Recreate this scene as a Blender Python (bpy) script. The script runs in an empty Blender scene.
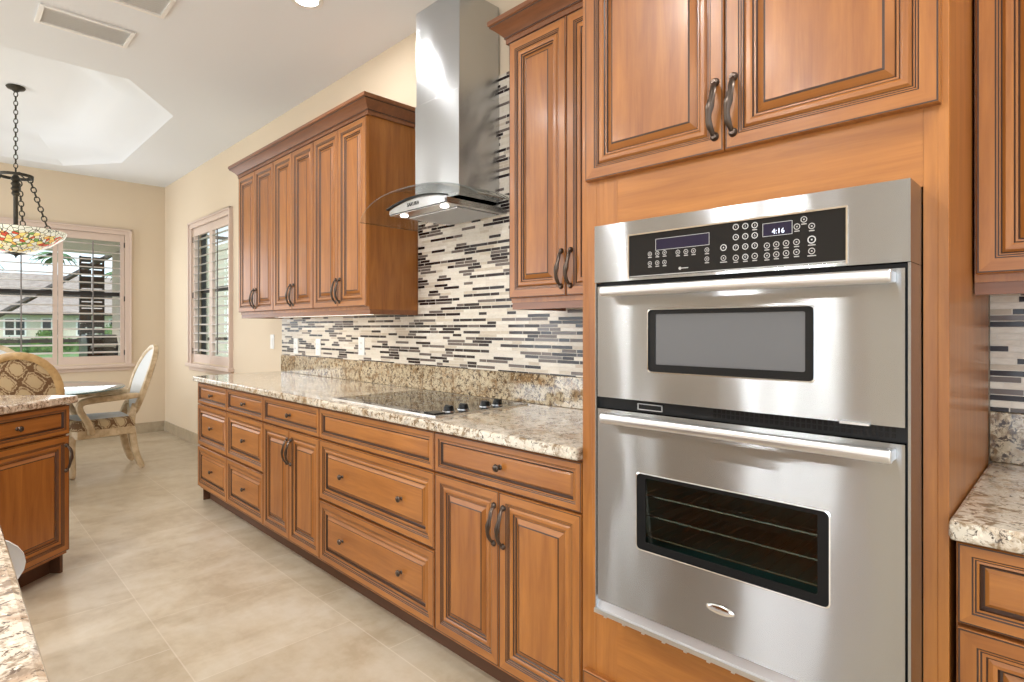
import bpy, bmesh, math, random
from mathutils import Vector, Matrix
random.seed(7)
R = math.radians
C = bpy.context.scene.collection
sc = bpy.context.scene

# ---------------------------------------------------------------- camera, world, light, exposure
cam = bpy.data.cameras.new('camera'); camo = bpy.data.objects.new('camera', cam); C.objects.link(camo)
camo.location = (0, -1.98, 1.27); camo.rotation_euler = (R(90), 0, R(45))
cam.sensor_width = 36; cam.lens = 573 / 1024 * 36; cam.shift_y = -13 / 1024; cam.clip_start = .03; cam.clip_end = 400
sc.camera = camo
sc.view_settings.view_transform = 'Standard'; sc.view_settings.look = 'None'
sc.view_settings.gamma = 1; sc.view_settings.exposure = -0.20; sc.view_settings.use_curve_mapping = False
sc.cycles.use_denoising = True
sc.cycles.max_bounces = 10; sc.cycles.diffuse_bounces = 5; sc.cycles.glossy_bounces = 4
sc.cycles.transparent_max_bounces = 24; sc.cycles.sample_clamp_indirect = 6
w = bpy.data.worlds.new('sky'); sc.world = w; w.use_nodes = True
bg = w.node_tree.nodes['Background']; bg.inputs[0].default_value = (.80, .90, 1.0, 1); bg.inputs[1].default_value = 2.0

def light(name, kind, loc, rot, energy, color=(1, 1, 1), **kw):
    l = bpy.data.lights.new(name, kind); l.energy = energy; l.color = color
    for k, v in kw.items(): setattr(l, k, v)
    o = bpy.data.objects.new(name, l); C.objects.link(o); o.location = loc; o.rotation_euler = rot
    return o
light('sun', 'SUN', (6, 6, 9), (R(35), R(38), 0), 3.0, (1, .95, .86), angle=R(3))
# fill lamps added at made-up, unseen doors, then daylight of the dinette window
light('added_fill_left_far', 'AREA', (-6.5, -5.86, 1.30), (R(90), 0, 0), 125, (.86, .93, 1), shape='RECTANGLE', size=2.5, size_y=2.3)
light('added_fill_left_near', 'AREA', (.85, -5.86, 1.30), (R(90), 0, 0), 66, (.86, .93, 1), shape='RECTANGLE', size=3.3, size_y=2.3)
light('added_fill_front', 'AREA', (2.86, -3.3, 1.35), (R(90), 0, R(90)), 20, (.86, .93, 1), shape='RECTANGLE', size=3.4, size_y=2.3)
light('daylight_dinette_window', 'AREA', (-7.93, -1.4, 1.62), (R(90), 0, R(-90)), 18, (.95, .98, 1), shape='RECTANGLE', size=1.9, size_y=1.4)

# ---------------------------------------------------------------- materials
def principled(name, color=(.8, .8, .8), rough=.5, metal=0, **kw):
    m = bpy.data.materials.new(name); m.use_nodes = True
    b = m.node_tree.nodes['Principled BSDF']
    b.inputs['Base Color'].default_value = (*color, 1); b.inputs['Roughness'].default_value = rough; b.inputs['Metallic'].default_value = metal
    for k, v in kw.items(): b.inputs[k].default_value = v
    return m
class NT:
    def __init__(s, m): s.m = m; s.t = m.node_tree; s.b = s.t.nodes['Principled BSDF']
    def n(s, typ, **kw):
        o = s.t.nodes.new(typ)
        for k, v in kw.items(): setattr(o, k, v)
        return o
    def l(s, a, b): s.t.links.new(a, b)
    def math(s, op, a, b=None, c=None):
        o = s.n('ShaderNodeMath', operation=op)
        for i, x in enumerate((a, b, c)):
            if x is None: continue
            if isinstance(x, (int, float)): o.inputs[i].default_value = x
            else: s.l(x, o.inputs[i])
        return o.outputs[0]
    def coord(s, which='Object'): return s.n('ShaderNodeTexCoord').outputs[which]
    def mapped(s, vec, scale=(1, 1, 1), loc=(0, 0, 0), rot=(0, 0, 0)):
        o = s.n('ShaderNodeMapping'); s.l(vec, o.inputs[0])
        o.inputs['Scale'].default_value = scale; o.inputs['Location'].default_value = loc; o.inputs['Rotation'].default_value = rot
        return o.outputs[0]
    def noise(s, vec, scale, detail=4, rough=.55, dist=0):
        o = s.n('ShaderNodeTexNoise'); s.l(vec, o.inputs['Vector'])
        o.inputs['Scale'].default_value = scale; o.inputs['Detail'].default_value = detail; o.inputs['Roughness'].default_value = rough; o.inputs['Distortion'].default_value = dist
        return o.outputs['Fac']
    def voro(s, vec, scale, feature='F1', out='Distance', rnd=1):
        o = s.n('ShaderNodeTexVoronoi', feature=feature); s.l(vec, o.inputs['Vector']); o.inputs['Scale'].default_value = scale
        o.inputs['Randomness'].default_value = rnd
        return o.outputs[out]
    def ramp(s, fac, stops, interp='LINEAR'):
        o = s.n('ShaderNodeValToRGB'); s.l(fac, o.inputs[0]); r = o.color_ramp; r.interpolation = interp
        while len(r.elements) < len(stops): r.elements.new(.5)
        for e, (p, c) in zip(r.elements, stops):
            e.position = p; e.color = (*c, 1) if len(c) == 3 else c
        return o.outputs[0]
    def mix(s, fac, a, b, blend='MIX'):
        o = s.n('ShaderNodeMix', data_type='RGBA', blend_type=blend)
        for i, x in ((0, fac), (6, a), (7, b)):
            if isinstance(x, (int, float)): o.inputs[i].default_value = x
            elif isinstance(x, tuple): o.inputs[i].default_value = (*x, 1)
            else: s.l(x, o.inputs[i])
        return o.outputs[2]
    def white(s, vec):
        o = s.n('ShaderNodeTexWhiteNoise', noise_dimensions='3D'); s.l(vec, o.inputs['Vector']); return o.outputs['Value']
    def xyz(s, x, y, z=0):
        o = s.n('ShaderNodeCombineXYZ')
        for i, v in enumerate((x, y, z)):
            if isinstance(v, (int, float)): o.inputs[i].default_value = v
            else: s.l(v, o.inputs[i])
        return o.outputs[0]
    def sep(s, vec):
        o = s.n('ShaderNodeSeparateXYZ'); s.l(vec, o.inputs[0]); return o.outputs
    def bump(s, h, strength=.2, dist=.002):
        o = s.n('ShaderNodeBump'); s.l(h, o.inputs['Height']); o.inputs['Strength'].default_value = strength; o.inputs['Distance'].default_value = dist
        s.l(o.outputs[0], s.b.inputs['Normal'])
    def color(s, c): s.l(c, s.b.inputs['Base Color'])

def mottled(name, a, b, scale, rough=.8):
    m = principled(name, rough=rough); t = NT(m)
    t.color(t.ramp(t.noise(t.coord(), scale, 5, .65), [(.35, a), (.65, b)])); return m
def wood(name, axis, dark=(.225, .070, .012), light_=(.43, .162, .032), rough=.36):
    m = principled(name, rough=rough); t = NT(m)
    v = t.coord()
    sc1 = [9, 9, 9]; sc1[axis] = .9
    g = t.noise(t.mapped(v, tuple(sc1)), 3.0, 6, .6, .6)
    sc2 = [60, 60, 60]; sc2[axis] = 2
    f = t.noise(t.mapped(v, tuple(sc2)), 3.0, 3)
    big = t.noise(v, 2.2, 2)
    k = t.math('ADD', t.math('MULTIPLY', g, .6), t.math('MULTIPLY', f, .15)); k = t.math('ADD', k, t.math('MULTIPLY', big, .25))
    oi = t.n('ShaderNodeObjectInfo').outputs['Random']
    k = t.math('ADD', k, t.math('MULTIPLY', t.math('SUBTRACT', oi, .5), .10))
    t.color(t.ramp(k, [(.32, dark), (.66, light_)]))
    t.b.inputs['Coat Weight'].default_value = .12; t.b.inputs['Coat Roughness'].default_value = .16
    return m
M = {}
M['wood'] = wood('cherry_wood_upright', 2)
M['wood_h'] = wood('cherry_wood_level', 0)
M['wood_dk'] = wood('cherry_wood_moulding', 0, (.15, .052, .018), (.27, .10, .035))
M['glaze'] = principled('dark_glaze', (.045, .018, .008), .4)
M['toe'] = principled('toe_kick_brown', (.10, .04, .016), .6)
M['bronze'] = principled('oiled_bronze', (.10, .075, .060), .33, .9)
M['iron'] = principled('dark_iron', (.05, .045, .035), .45, .7)

def granite(name, cream, tan, dark, darkamt=.40, sx=1.0):
    m = principled(name, rough=.09); t = NT(m)
    v = t.mapped(t.coord(), (1, sx, 1), rot=(0, 0, .5))
    a = t.noise(v, 9, 6, .65, 1.2)
    c = t.ramp(a, [(.36, tan), (.50, cream), (.62, cream), (.72, (.45, .42, .38))])
    b = t.noise(v, 32, 5, .7, .6)
    c = t.mix(t.ramp(b, [(.50, (0, 0, 0)), (.60, (1, 1, 1))]), c, tuple(x * .62 for x in tan))
    d = t.noise(v, 62, 5, .80, .6)
    c = t.mix(t.ramp(d, [(darkamt - .035, (1, 1, 1)), (darkamt + .01, (0, 0, 0))]), c, dark)
    e = t.noise(v, 85, 3, .6)
    c = t.mix(t.ramp(e, [(.60, (0, 0, 0)), (.66, (1, 1, 1))]), c, tuple(min(1, x * 1.25) for x in cream))
    t.color(c); t.b.inputs['Coat Weight'].default_value = .3; t.b.inputs['Coat Roughness'].default_value = .04
    return m
M['granite'] = granite('cream_granite', (.66, .59, .48), (.40, .27, .15), (.06, .04, .028), .425)
M['granite_dk'] = granite('brown_granite', (.52, .43, .29), (.30, .18, .08), (.05, .03, .02), .465)
M['granite_isl'] = granite('veined_cream_granite', (.68, .58, .46), (.42, .29, .19), (.12, .075, .05), .44, .80)

def mosaic():
    m = principled('strip_mosaic', rough=.16, **{'Specular IOR Level': .3}); t = NT(m)
    x, y, z = t.sep(t.coord())[:3]
    zr = t.math('DIVIDE', z, .0161); row = t.math('FLOOR', zr); fz = t.math('FRACT', zr)
    off = t.math('MULTIPLY', t.white(t.xyz(row, 3.3, 7.1)), 31.0)
    xr = t.math('ADD', t.math('DIVIDE', x, .21), off); cell = t.math('FLOOR', xr); fx = t.math('FRACT', xr)
    sp = t.math('ADD', t.math('MULTIPLY', t.white(t.xyz(row, cell, 1.7)), .5), .25)
    sub = t.math('GREATER_THAN', fx, sp)
    h = t.white(t.xyz(row, cell, t.math('ADD', sub, 5.5)))
    h2 = t.white(t.xyz(cell, row, t.math('ADD', sub, 9.5)))
    alt = t.math('MULTIPLY', t.math('FRACT', t.math('MULTIPLY', row, .5)), 2)      # every other row carries more of the dark strips
    hh = t.math('ADD', t.math('ADD', h, .13), t.math('MULTIPLY', alt, -.34))
    c = t.ramp(hh, [(0, (.022, .013, .014)), (.20, (.030, .018, .018)), (.205, (.16, .13, .115)), (.37, (.27, .23, .20)), (.375, (.64, .56, .45)), (.48, (.78, .72, .62)), (1, (.84, .79, .70))], 'CONSTANT')
    c = t.mix(t.math('MULTIPLY', h2, .28), c, (.60, .55, .50), 'MULTIPLY')
    vn = t.noise(t.mapped(t.coord(), (1, 1, 3)), 60, 4, .6)
    c = t.mix(.22, c, t.ramp(vn, [(.35, (.55, .45, .36)), (.6, (1, 1, 1))]), 'MULTIPLY')
    ex = t.math('MINIMUM', t.math('MINIMUM', fx, t.math('SUBTRACT', 1, fx)), t.math('ABSOLUTE', t.math('SUBTRACT', fx, sp)))
    gx = t.math('LESS_THAN', ex, .007); gz = t.math('LESS_THAN', t.math('MINIMUM', fz, t.math('SUBTRACT', 1, fz)), .07)
    g = t.math('MAXIMUM', gx, gz)
    t.color(t.mix(g, c, (.68, .63, .55)))
    t.l(t.math('ADD', t.math('MULTIPLY', g, .4), t.math('ADD', .10, t.math('MULTIPLY', h2, .15))), t.b.inputs['Roughness'])
    t.bump(t.math('SUBTRACT', 1, g), .5, .0012)
    return m
M['mosaic'] = mosaic()

def floor_mat(name, grout=True):
    m = principled(name, rough=.30); t = NT(m)
    v = t.coord()
    mp = t.mapped(v, (1, 1, 1), (.12, .11, 0))
    a = t.noise(t.mapped(v, (1.9, 1.0, 1), rot=(0, 0, .75)), 2.3, 6, .62, .5)
    b = t.noise(t.mapped(v, (1, 1.4, 1)), 9, 5, .62, .2)
    k = t.math('ADD', t.math('MULTIPLY', a, .64), t.math('MULTIPLY', b, .36))
    c = t.ramp(k, [(.05, (.37, .29, .19)), (.40, (.46, .375, .265)), (.50, (.53, .45, .335)), (.60, (.575, .505, .40)), (.85, (.63, .575, .485))])
    if grout:
        bt = t.n('ShaderNodeTexBrick'); t.l(mp, bt.inputs['Vector'])
        bt.offset = .5; bt.inputs['Scale'].default_value = 1; bt.inputs['Mortar Size'].default_value = .0028; bt.inputs['Mortar Smooth'].default_value = .3
        bt.inputs['Brick Width'].default_value = .61; bt.inputs['Row Height'].default_value = .61
        bt.inputs['Color1'].default_value = (1, 1, 1, 1); bt.inputs['Color2'].default_value = (.90, .88, .85, 1); bt.inputs['Mortar'].default_value = (1, 1, 1, 1)
        c = t.mix(1, c, bt.outputs['Color'], 'MULTIPLY')
        c = t.mix(t.math('MULTIPLY', bt.outputs['Fac'], .3), c, (.70, .63, .54))
    t.color(c)
    return m
M['floor'] = floor_mat('travertine_floor')
M['tile'] = mottled('travertine_skirting', (.34, .27, .18), (.46, .38, .27), 6, .4)

def plaster(name, c, s=.05):
    m = principled(name, c, .75); t = NT(m)
    n = t.noise(t.coord(), 90, 4); t.bump(n, s, .003)
    return m
M['wall'] = plaster('beige_wall_paint', (.69, .575, .43), .10)
M['ceil'] = plaster('ceiling_paint', (.78, .815, .855), .12)
M['casing'] = principled('blush_shutter_paint', (.66, .53, .45), .45)
M['louver'] = principled('louver_paint', (.76, .70, .65), .4)
M['white'] = principled('white_plastic', (.82, .82, .80), .35)
M['rod'] = principled('grey_rod', (.20, .18, .17), .5)
M['darkslat'] = principled('dark_bronze_paint', (.035, .030, .028), .5)

def steel(name, col, rough=.27, aniso=.75):
    """horizontally brushed sheet: reflections smear up and down, across the hairlines"""
    m = bpy.data.materials.new(name); m.use_nodes = True
    t = NT.__new__(NT); t.m = m; t.t = m.node_tree; t.b = None
    t.t.nodes.remove(t.t.nodes['Principled BSDF'])
    g = t.n('ShaderNodeBsdfAnisotropic'); g.distribution = 'MULTI_GGX'
    g.inputs['Color'].default_value = (*col, 1); g.inputs['Roughness'].default_value = rough; g.inputs['Anisotropy'].default_value = aniso
    geo = t.n('ShaderNodeNewGeometry')
    tg = t.n('ShaderNodeVectorMath', operation='CROSS_PRODUCT'); t.l(geo.outputs['Normal'], tg.inputs[0]); tg.inputs[1].default_value = (0, 0, 1)
    t.l(tg.outputs[0], g.inputs['Tangent']); g.inputs['Rotation'].default_value = ROT
    wv = t.noise(t.mapped(t.coord(), (1, 1, .35)), 3.2, 2)          # faint waviness of the sheet
    bp = t.n('ShaderNodeBump'); t.l(wv, bp.inputs['Height']); bp.inputs['Strength'].default_value = .35; bp.inputs['Distance'].default_value = .02
    t.l(bp.outputs[0], g.inputs['Normal'])
    t.l(g.outputs[0], t.t.nodes['Material Output'].inputs[0])
    return m
ROT = 0.0
M['steel'] = steel('brushed_steel', (.53, .555, .585), .26, .80)
M['steel_hood'] = steel('hood_steel', (.50, .51, .52), .24, .5)
M['satin'] = principled('satin_metal', (.78, .78, .78), .34, 1)
M['chrome'] = principled('chrome', (.85, .84, .83), .12, 1)
M['black'] = principled('black_plastic', (.010, .010, .010), .3, **{'Specular IOR Level': .25})
M['panel'] = principled('black_control_glass', (.014, .0135, .0135), .12, **{'Specular IOR Level': .3})
M['ceram'] = principled('black_ceramic_glass', (.012, .012, .013), .05, **{'Specular IOR Level': .9})
M['lcd'] = principled('display_violet', (.022, .018, .038), .12, **{'Specular IOR Level': .3})
M['lcdtxt'] = principled('display_digits', (.8, .85, 1), .4, **{'Emission Color': (.75, .8, 1, 1), 'Emission Strength': 1.2})
M['mark'] = principled('grey_print', (.42, .40, .38), .5)
M['mark_w'] = principled('white_print', (.52, .51, .50), .5)
M['oven_in'] = principled('oven_enamel', (.05, .15, .135), .5)
M['mesh'] = principled('microwave_screen', (.13, .13, .135), .12)
M['lamp'] = principled('lamp_lens', (1, 1, 1), .5, **{'Emission Color': (1, .96, .9, 1), 'Emission Strength': 8})
M['tube'] = principled('under_cabinet_diffuser', (1, 1, 1), .5, **{'Emission Color': (1, .93, .80, 1), 'Emission Strength': 2.5})

def thin_glass(name, tint=(1, 1, 1), refl=.08, rough=.0):
    m = bpy.data.materials.new(name); m.use_nodes = True; t = m.node_tree
    t.nodes.remove(t.nodes['Principled BSDF']); out = t.nodes['Material Output']
    tr = t.nodes.new('ShaderNodeBsdfTransparent'); tr.inputs[0].default_value = (*tint, 1)
    gl = t.nodes.new('ShaderNodeBsdfGlossy'); gl.inputs['Roughness'].default_value = rough; gl.inputs[0].default_value = (.95, .97, .97, 1)
    lw = t.nodes.new('ShaderNodeLayerWeight'); lw.inputs[0].default_value = .5
    pw = t.nodes.new('ShaderNodeMath'); pw.operation = 'POWER'; t.links.new(lw.outputs['Facing'], pw.inputs[0]); pw.inputs[1].default_value = 5
    ad = t.nodes.new('ShaderNodeMath'); ad.operation = 'ADD'; t.links.new(pw.outputs[0], ad.inputs[0]); ad.inputs[1].default_value = .04 + refl
    mx = t.nodes.new('ShaderNodeMixShader'); t.links.new(ad.outputs[0], mx.inputs[0]); t.links.new(tr.outputs[0], mx.inputs[1]); t.links.new(gl.outputs[0], mx.inputs[2])
    t.links.new(mx.outputs[0], out.inputs[0]); return m
M['glass'] = thin_glass('window_glass', (.97, .99, .98), .0)
M['tglass'] = thin_glass('table_glass', (.80, .90, .87), .10)
M['hglass'] = thin_glass('hood_glass', (.93, .95, .95), .0)
M['hedge'] = thin_glass('hood_glass_edge', (.62, .66, .66), .10)
M['oglass'] = thin_glass('oven_door_glass', (.62, .68, .67), .03)
M['gedge'] = principled('glass_edge', (.10, .16, .15), .15)

def damask():
    m = principled('damask_fabric', rough=.85); t = NT(m)
    x, y, z = t.sep(t.coord())[:3]
    u = t.math('MULTIPLY', t.math('ADD', x, y), 15); vv = t.math('MULTIPLY', z, 11)
    a = t.math('SINE', t.math('MULTIPLY', u, 3.14159)); b = t.math('COSINE', t.math('MULTIPLY', vv, 3.14159))
    k = t.math('ABSOLUTE', t.math('ADD', a, b))
    sw = t.noise(t.coord(), 22, 3, .6, 2.0)
    k2 = t.math('ADD', k, t.math('MULTIPLY', t.math('SUBTRACT', sw, .5), 1.8))
    t.color(t.ramp(k2, [(.10, (.16, .085, .035)), (.30, (.16, .085, .035)), (.38, (.52, .40, .24)), (.62, (.47, .36, .21)), (.72, (.20, .115, .05)), (.95, (.24, .14, .06)), (1, (.50, .38, .22))]))
    return m
M['damask'] = damask()
M['linen'] = principled('pale_linen', (.62, .63, .63), .8)
def cream_wood(name, a, b):
    m = principled(name, rough=.38); t = NT(m)
    t.color(t.ramp(t.noise(t.coord(), 14, 5, .65), [(.35, a), (.62, b)])); return m
M['chair'] = cream_wood('antiqued_cream_wood', (.40, .28, .15), (.62, .48, .31))
M['chair2'] = cream_wood('golden_cream_wood', (.40, .25, .10), (.58, .39, .18))
def tiffany():
    m = principled('stained_glass', rough=.25); t = NT(m)
    v = t.coord(); x, y, z = t.sep(v)[:3]
    cellc = t.voro(v, 29, 'F1', 'Color'); edge = t.voro(v, 29, 'DISTANCE_TO_EDGE')
    r = t.sep(cellc)[0]
    c = t.ramp(r, [(0, (.80, .72, .50)), (.30, (.86, .66, .22)), (.48, (.78, .74, .62)), (.62, (.62, .10, .05)), (.72, (.20, .34, .10)), (.82, (.80, .45, .12)), (.90, (.82, .80, .72))], 'CONSTANT')
    top = t.math('GREATER_THAN', z, .150)
    c = t.mix(top, c, (.74, .74, .62))
    e = t.math('LESS_THAN', edge, .05)
    c = t.mix(e, c, (.03, .025, .02))
    t.color(c); t.l(c, t.b.inputs['Emission Color']); t.b.inputs['Emission Strength'].default_value = .55
    return m
M['tiffany'] = tiffany()
M['leaf'] = mottled('shrub_leaves', (.02, .06, .015), (.12, .24, .06), 6)
M['palm'] = mottled('palm_fronds', (.03, .10, .03), (.14, .28, .12), 3)
M['grass'] = mottled('lawn', (.07, .15, .035), (.14, .26, .07), 4)
M['roof'] = mottled('roof_tiles', (.26, .21, .19), (.40, .34, .31), 2)
M['stucco'] = mottled('cream_stucco', (.62, .58, .48), (.72, .68, .58), 1)
M['tanstucco'] = mottled('tan_stucco', (.40, .33, .26), (.48, .41, .33), 2)
M['deck'] = mottled('lanai_deck', (.46, .42, .37), (.56, .52, .47), 1.5)
M['dkglass'] = principled('dark_pane', (.03, .04, .045), .1)
M['trunk'] = mottled('bark', (.12, .09, .06), (.22, .17, .12), 8)

# ---------------------------------------------------------------- mesh helpers
class MB:
    def __init__(s): s.v = []; s.f = []; s.m = []; s.mats = []
    def mi(s, k):
        k = k if k in s.mats else (s.mats.append(k) or k)
        return s.mats.index(k)
    def quad(s, pts, mat):
        i = len(s.v); s.v += [tuple(p) for p in pts]; s.f.append(tuple(range(i, i + len(pts)))); s.m.append(s.mi(mat)); return s
    def box(s, x0, x1, y0, y1, z0, z1, mat):
        i = len(s.v); k = s.mi(mat)
        s.v += [(x, y, z) for z in (z0, z1) for y in (y0, y1) for x in (x0, x1)]
        for q in ((0, 2, 3, 1), (4, 5, 7, 6), (0, 1, 5, 4), (2, 6, 7, 3), (0, 4, 6, 2), (1, 3, 7, 5)):
            s.f.append(tuple(i + j for j in q)); s.m.append(k)
        return s
    def prism(s, pts, fn, a0, a1, mat):           # pts 2D loop, fn(p, a) -> 3D
        i = len(s.v); n = len(pts); k = s.mi(mat)
        s.v += [fn(p, a0) for p in pts] + [fn(p, a1) for p in pts]
        s.f += [tuple(i + j for j in range(n))[::-1], tuple(i + n + j for j in range(n))]; s.m += [k, k]
        for j in range(n):
            s.f.append((i + j, i + (j + 1) % n, i + n + (j + 1) % n, i + n + j)); s.m.append(k)
        return s
    def lathe(s, prof, c, mat, seg=24, axis='z', sx=1, sy=1):
        i = len(s.v); k = s.mi(mat); n = len(prof)
        for (r, h) in prof:
            for j in range(seg):
                a = 2 * math.pi * j / seg; p = (r * math.cos(a) * sx, r * math.sin(a) * sy, h)
                if axis == 'y': p = (p[0], p[2], p[1])
                if axis == 'x': p = (p[2], p[0], p[1])
                s.v.append((c[0] + p[0], c[1] + p[1], c[2] + p[2]))
        for a in range(n - 1):
            for j in range(seg):
                s.f.append((i + a * seg + j, i + a * seg + (j + 1) % seg, i + (a + 1) * seg + (j + 1) % seg, i + (a + 1) * seg + j)); s.m.append(k)
        for a in (0, n - 1):
            if prof[a][0] > 1e-5: s.f.append(tuple(i + a * seg + j for j in range(seg))); s.m.append(k)
        return s
    def sweep(s, path, sec, mat, closed=False, up=(0, 0, 1), scales=None):      # sec: 2D loop (side, up)
        i = len(s.v); k = s.mi(mat); P = [Vector(p) for p in path]; n = len(P); m = len(sec); up = Vector(up)
        for a in range(n):
            if closed: d = P[(a + 1) % n] - P[a - 1]
            else: d = P[min(a + 1, n - 1)] - P[max(a - 1, 0)]
            d.normalize(); u = up
            if abs(d.dot(u)) > .98: u = Vector((1, 0, 0)) if abs(d.x) < .9 else Vector((0, 1, 0))
            side = d.cross(u).normalized(); uu = side.cross(d).normalized()
            q = 1 if scales is None else scales[a]
            for (x, y) in sec: s.v.append(tuple(P[a] + side * x * q + uu * y * q))
        for a in range(n if closed else n - 1):
            b = (a + 1) % n
            for j in range(m):
                s.f.append((i + a * m + j, i + a * m + (j + 1) % m, i + b * m + (j + 1) % m, i + b * m + j)); s.m.append(k)
        if not closed:
            s.f += [tuple(i + j for j in range(m))[::-1], tuple(i + (n - 1) * m + j for j in range(m))]; s.m += [k, k]
        return s
    def tube(s, path, r, mat, seg=8, **kw):
        return s.sweep(path, [(r * math.cos(2 * math.pi * j / seg), r * math.sin(2 * math.pi * j / seg)) for j in range(seg)], mat, **kw)
    def mitre(s, path, prof, mat):       # prof (out, z); path of (x, y) plan points, out = right-hand side
        i = len(s.v); k = s.mi(mat); n = len(path); m = len(prof)
        P = [Vector(p) for p in path]
        for a in range(n):
            ds = []
            if a > 0: ds.append((P[a] - P[a - 1]).normalized())
            if a < n - 1: ds.append((P[a + 1] - P[a]).normalized())
            nn = [Vector((d.y, -d.x)) for d in ds]
            o = sum(nn, Vector((0, 0)))
            o = o / o.dot(nn[0]) if len(nn) > 1 else nn[0]
            for (r, z) in prof: s.v.append((P[a].x + o.x * r, P[a].y + o.y * r, z))
        kg = s.mi('glaze')
        for a in range(n - 1):
            for j in range(m):
                s.f.append((i + a * m + j, i + a * m + (j + 1) % m, i + (a + 1) * m + (j + 1) % m, i + (a + 1) * m + j)); s.m.append(kg if j in (3, 8) else k)
        s.f += [tuple(i + j for j in range(m))[::-1], tuple(i + (n - 1) * m + j for j in range(m))]; s.m += [k, k]
        return s
    def build(s, name, parent=None, smooth=False, bevel=0, origin=None, sub=0):
        me = bpy.data.meshes.new(name)
        vs = s.v if origin is None else [(a - origin[0], b - origin[1], c - origin[2]) for a, b, c in s.v]
        me.from_pydata(vs, [], s.f)
        for k in s.mats: me.materials.append(M[k])
        me.polygons.foreach_set('material_index', s.m)
        bm = bmesh.new(); bm.from_mesh(me); bmesh.ops.remove_doubles(bm, verts=bm.verts, dist=1e-6)
        bmesh.ops.recalc_face_normals(bm, faces=bm.faces); bm.to_mesh(me); bm.free()
        if smooth:
            me.shade_smooth(); me.set_sharp_from_angle(angle=R(smooth if smooth is not True else 35))
        o = bpy.data.objects.new(name, me); C.objects.link(o)
        if parent: o.parent = parent
        if origin is not None: o.location = origin
        if bevel:
            b = o.modifiers.new('bevel', 'BEVEL'); b.width = bevel; b.segments = 2; b.limit_method = 'ANGLE'
        if sub: b = o.modifiers.new('subdiv', 'SUBSURF'); b.levels = sub; b.render_levels = sub
        return o
def thing(name, label, cat, loc=(0, 0, 0), rz=0, group=None):
    o = bpy.data.objects.new(name, None); C.objects.link(o); o.location = loc; o.rotation_euler = (0, 0, rz); o.empty_display_size = .1
    return tag(o, label, cat, group)
def tag(o, label, cat, group=None):
    o['label'] = label; o['category'] = cat
    if group: o['group'] = group
    return o
def struct(o, label=None):
    o['kind'] = 'structure'
    if label: o['label'] = label
    return o
def sempty(name, label=None):
    o = bpy.data.objects.new(name, None); C.objects.link(o); return struct(o, label)
def text_mesh(name, txt, size, mat, parent, loc, rot, extrude=.0004, align='CENTER'):
    cu = bpy.data.curves.new(name, 'FONT'); cu.body = txt; cu.size = size; cu.extrude = extrude; cu.align_x = align; cu.align_y = 'CENTER'; cu.resolution_u = 2
    tmp = bpy.data.objects.new(name, cu); C.objects.link(tmp)
    dg = bpy.context.evaluated_depsgraph_get(); me = bpy.data.meshes.new_from_object(tmp.evaluated_get(dg))
    bpy.data.objects.remove(tmp); me.materials.clear(); me.materials.append(M[mat])
    o = bpy.data.objects.new(name, me); C.objects.link(o); o.parent = parent; o.location = loc; o.rotation_euler = rot
    return o

# ---------------------------------------------------------------- the room
X_BACK, X_FRONT, Y_LEFT, ZC = -8.06, 3.0, -6.0, 3.01
b = MB().quad([(X_BACK, Y_LEFT, 0), (X_FRONT, Y_LEFT, 0), (X_FRONT, 0, 0), (X_BACK, 0, 0)], 'floor')
b = MB().box(X_BACK - .15, X_FRONT + .15, Y_LEFT - .15, .15, -.1, 0, 'floor'); struct(b.build('floor'), 'beige travertine tile floor')

def wall(name, axis, at, thick, a0, a1, z1, holes, mat, label):
    """axis 'x': the wall stands at X=at and runs in Y; axis 'y': at Y=at and runs in X. holes: (h0, h1, z0, z1)"""
    b = MB(); holes = sorted(holes)
    def add(p0, p1, q0, q1):
        if p1 - p0 < 1e-4 or q1 - q0 < 1e-4: return
        lo, hi = min(at, at + thick), max(at, at + thick)
        if axis == 'x': b.box(lo, hi, p0, p1, q0, q1, mat)
        else: b.box(p0, p1, lo, hi, q0, q1, mat)
    c = a0
    for (h0, h1, q0, q1) in holes:
        add(c, h0, 0, z1); add(h0, h1, 0, q0); add(h0, h1, q1, z1); c = h1
    add(c, a1, 0, z1)
    return struct(b.build(name), label)
WR = (-6.96, -5.80, .90, 2.36)                 # opening of the narrow window in the stove wall
WB = (-2.30, -.42, .86, 2.37)                  # opening of the dinette window
wall('wall_right', 'y', 0, .15, X_BACK, X_FRONT, 3.3, [WR], 'wall', 'beige wall behind the cabinets')
wall('wall_back', 'x', X_BACK, -.15, Y_LEFT, .15, 3.3, [WB], 'wall', 'beige wall of the dinette')
wall('wall_left', 'y', Y_LEFT, -.15, X_BACK - .15, X_FRONT + .15, 3.3, [(-7.8, -5.2, .05, 2.5), (-.85, 2.55, .05, 2.5)], 'wall', 'beige unseen wall with added sliding-door openings')
wall('wall_front', 'x', X_FRONT, .15, Y_LEFT, .15, 3.3, [(-5.0, -1.6, .05, 2.5)], 'wall', 'beige wall behind the camera')  # door opening here is added for the side fill lamp

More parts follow.
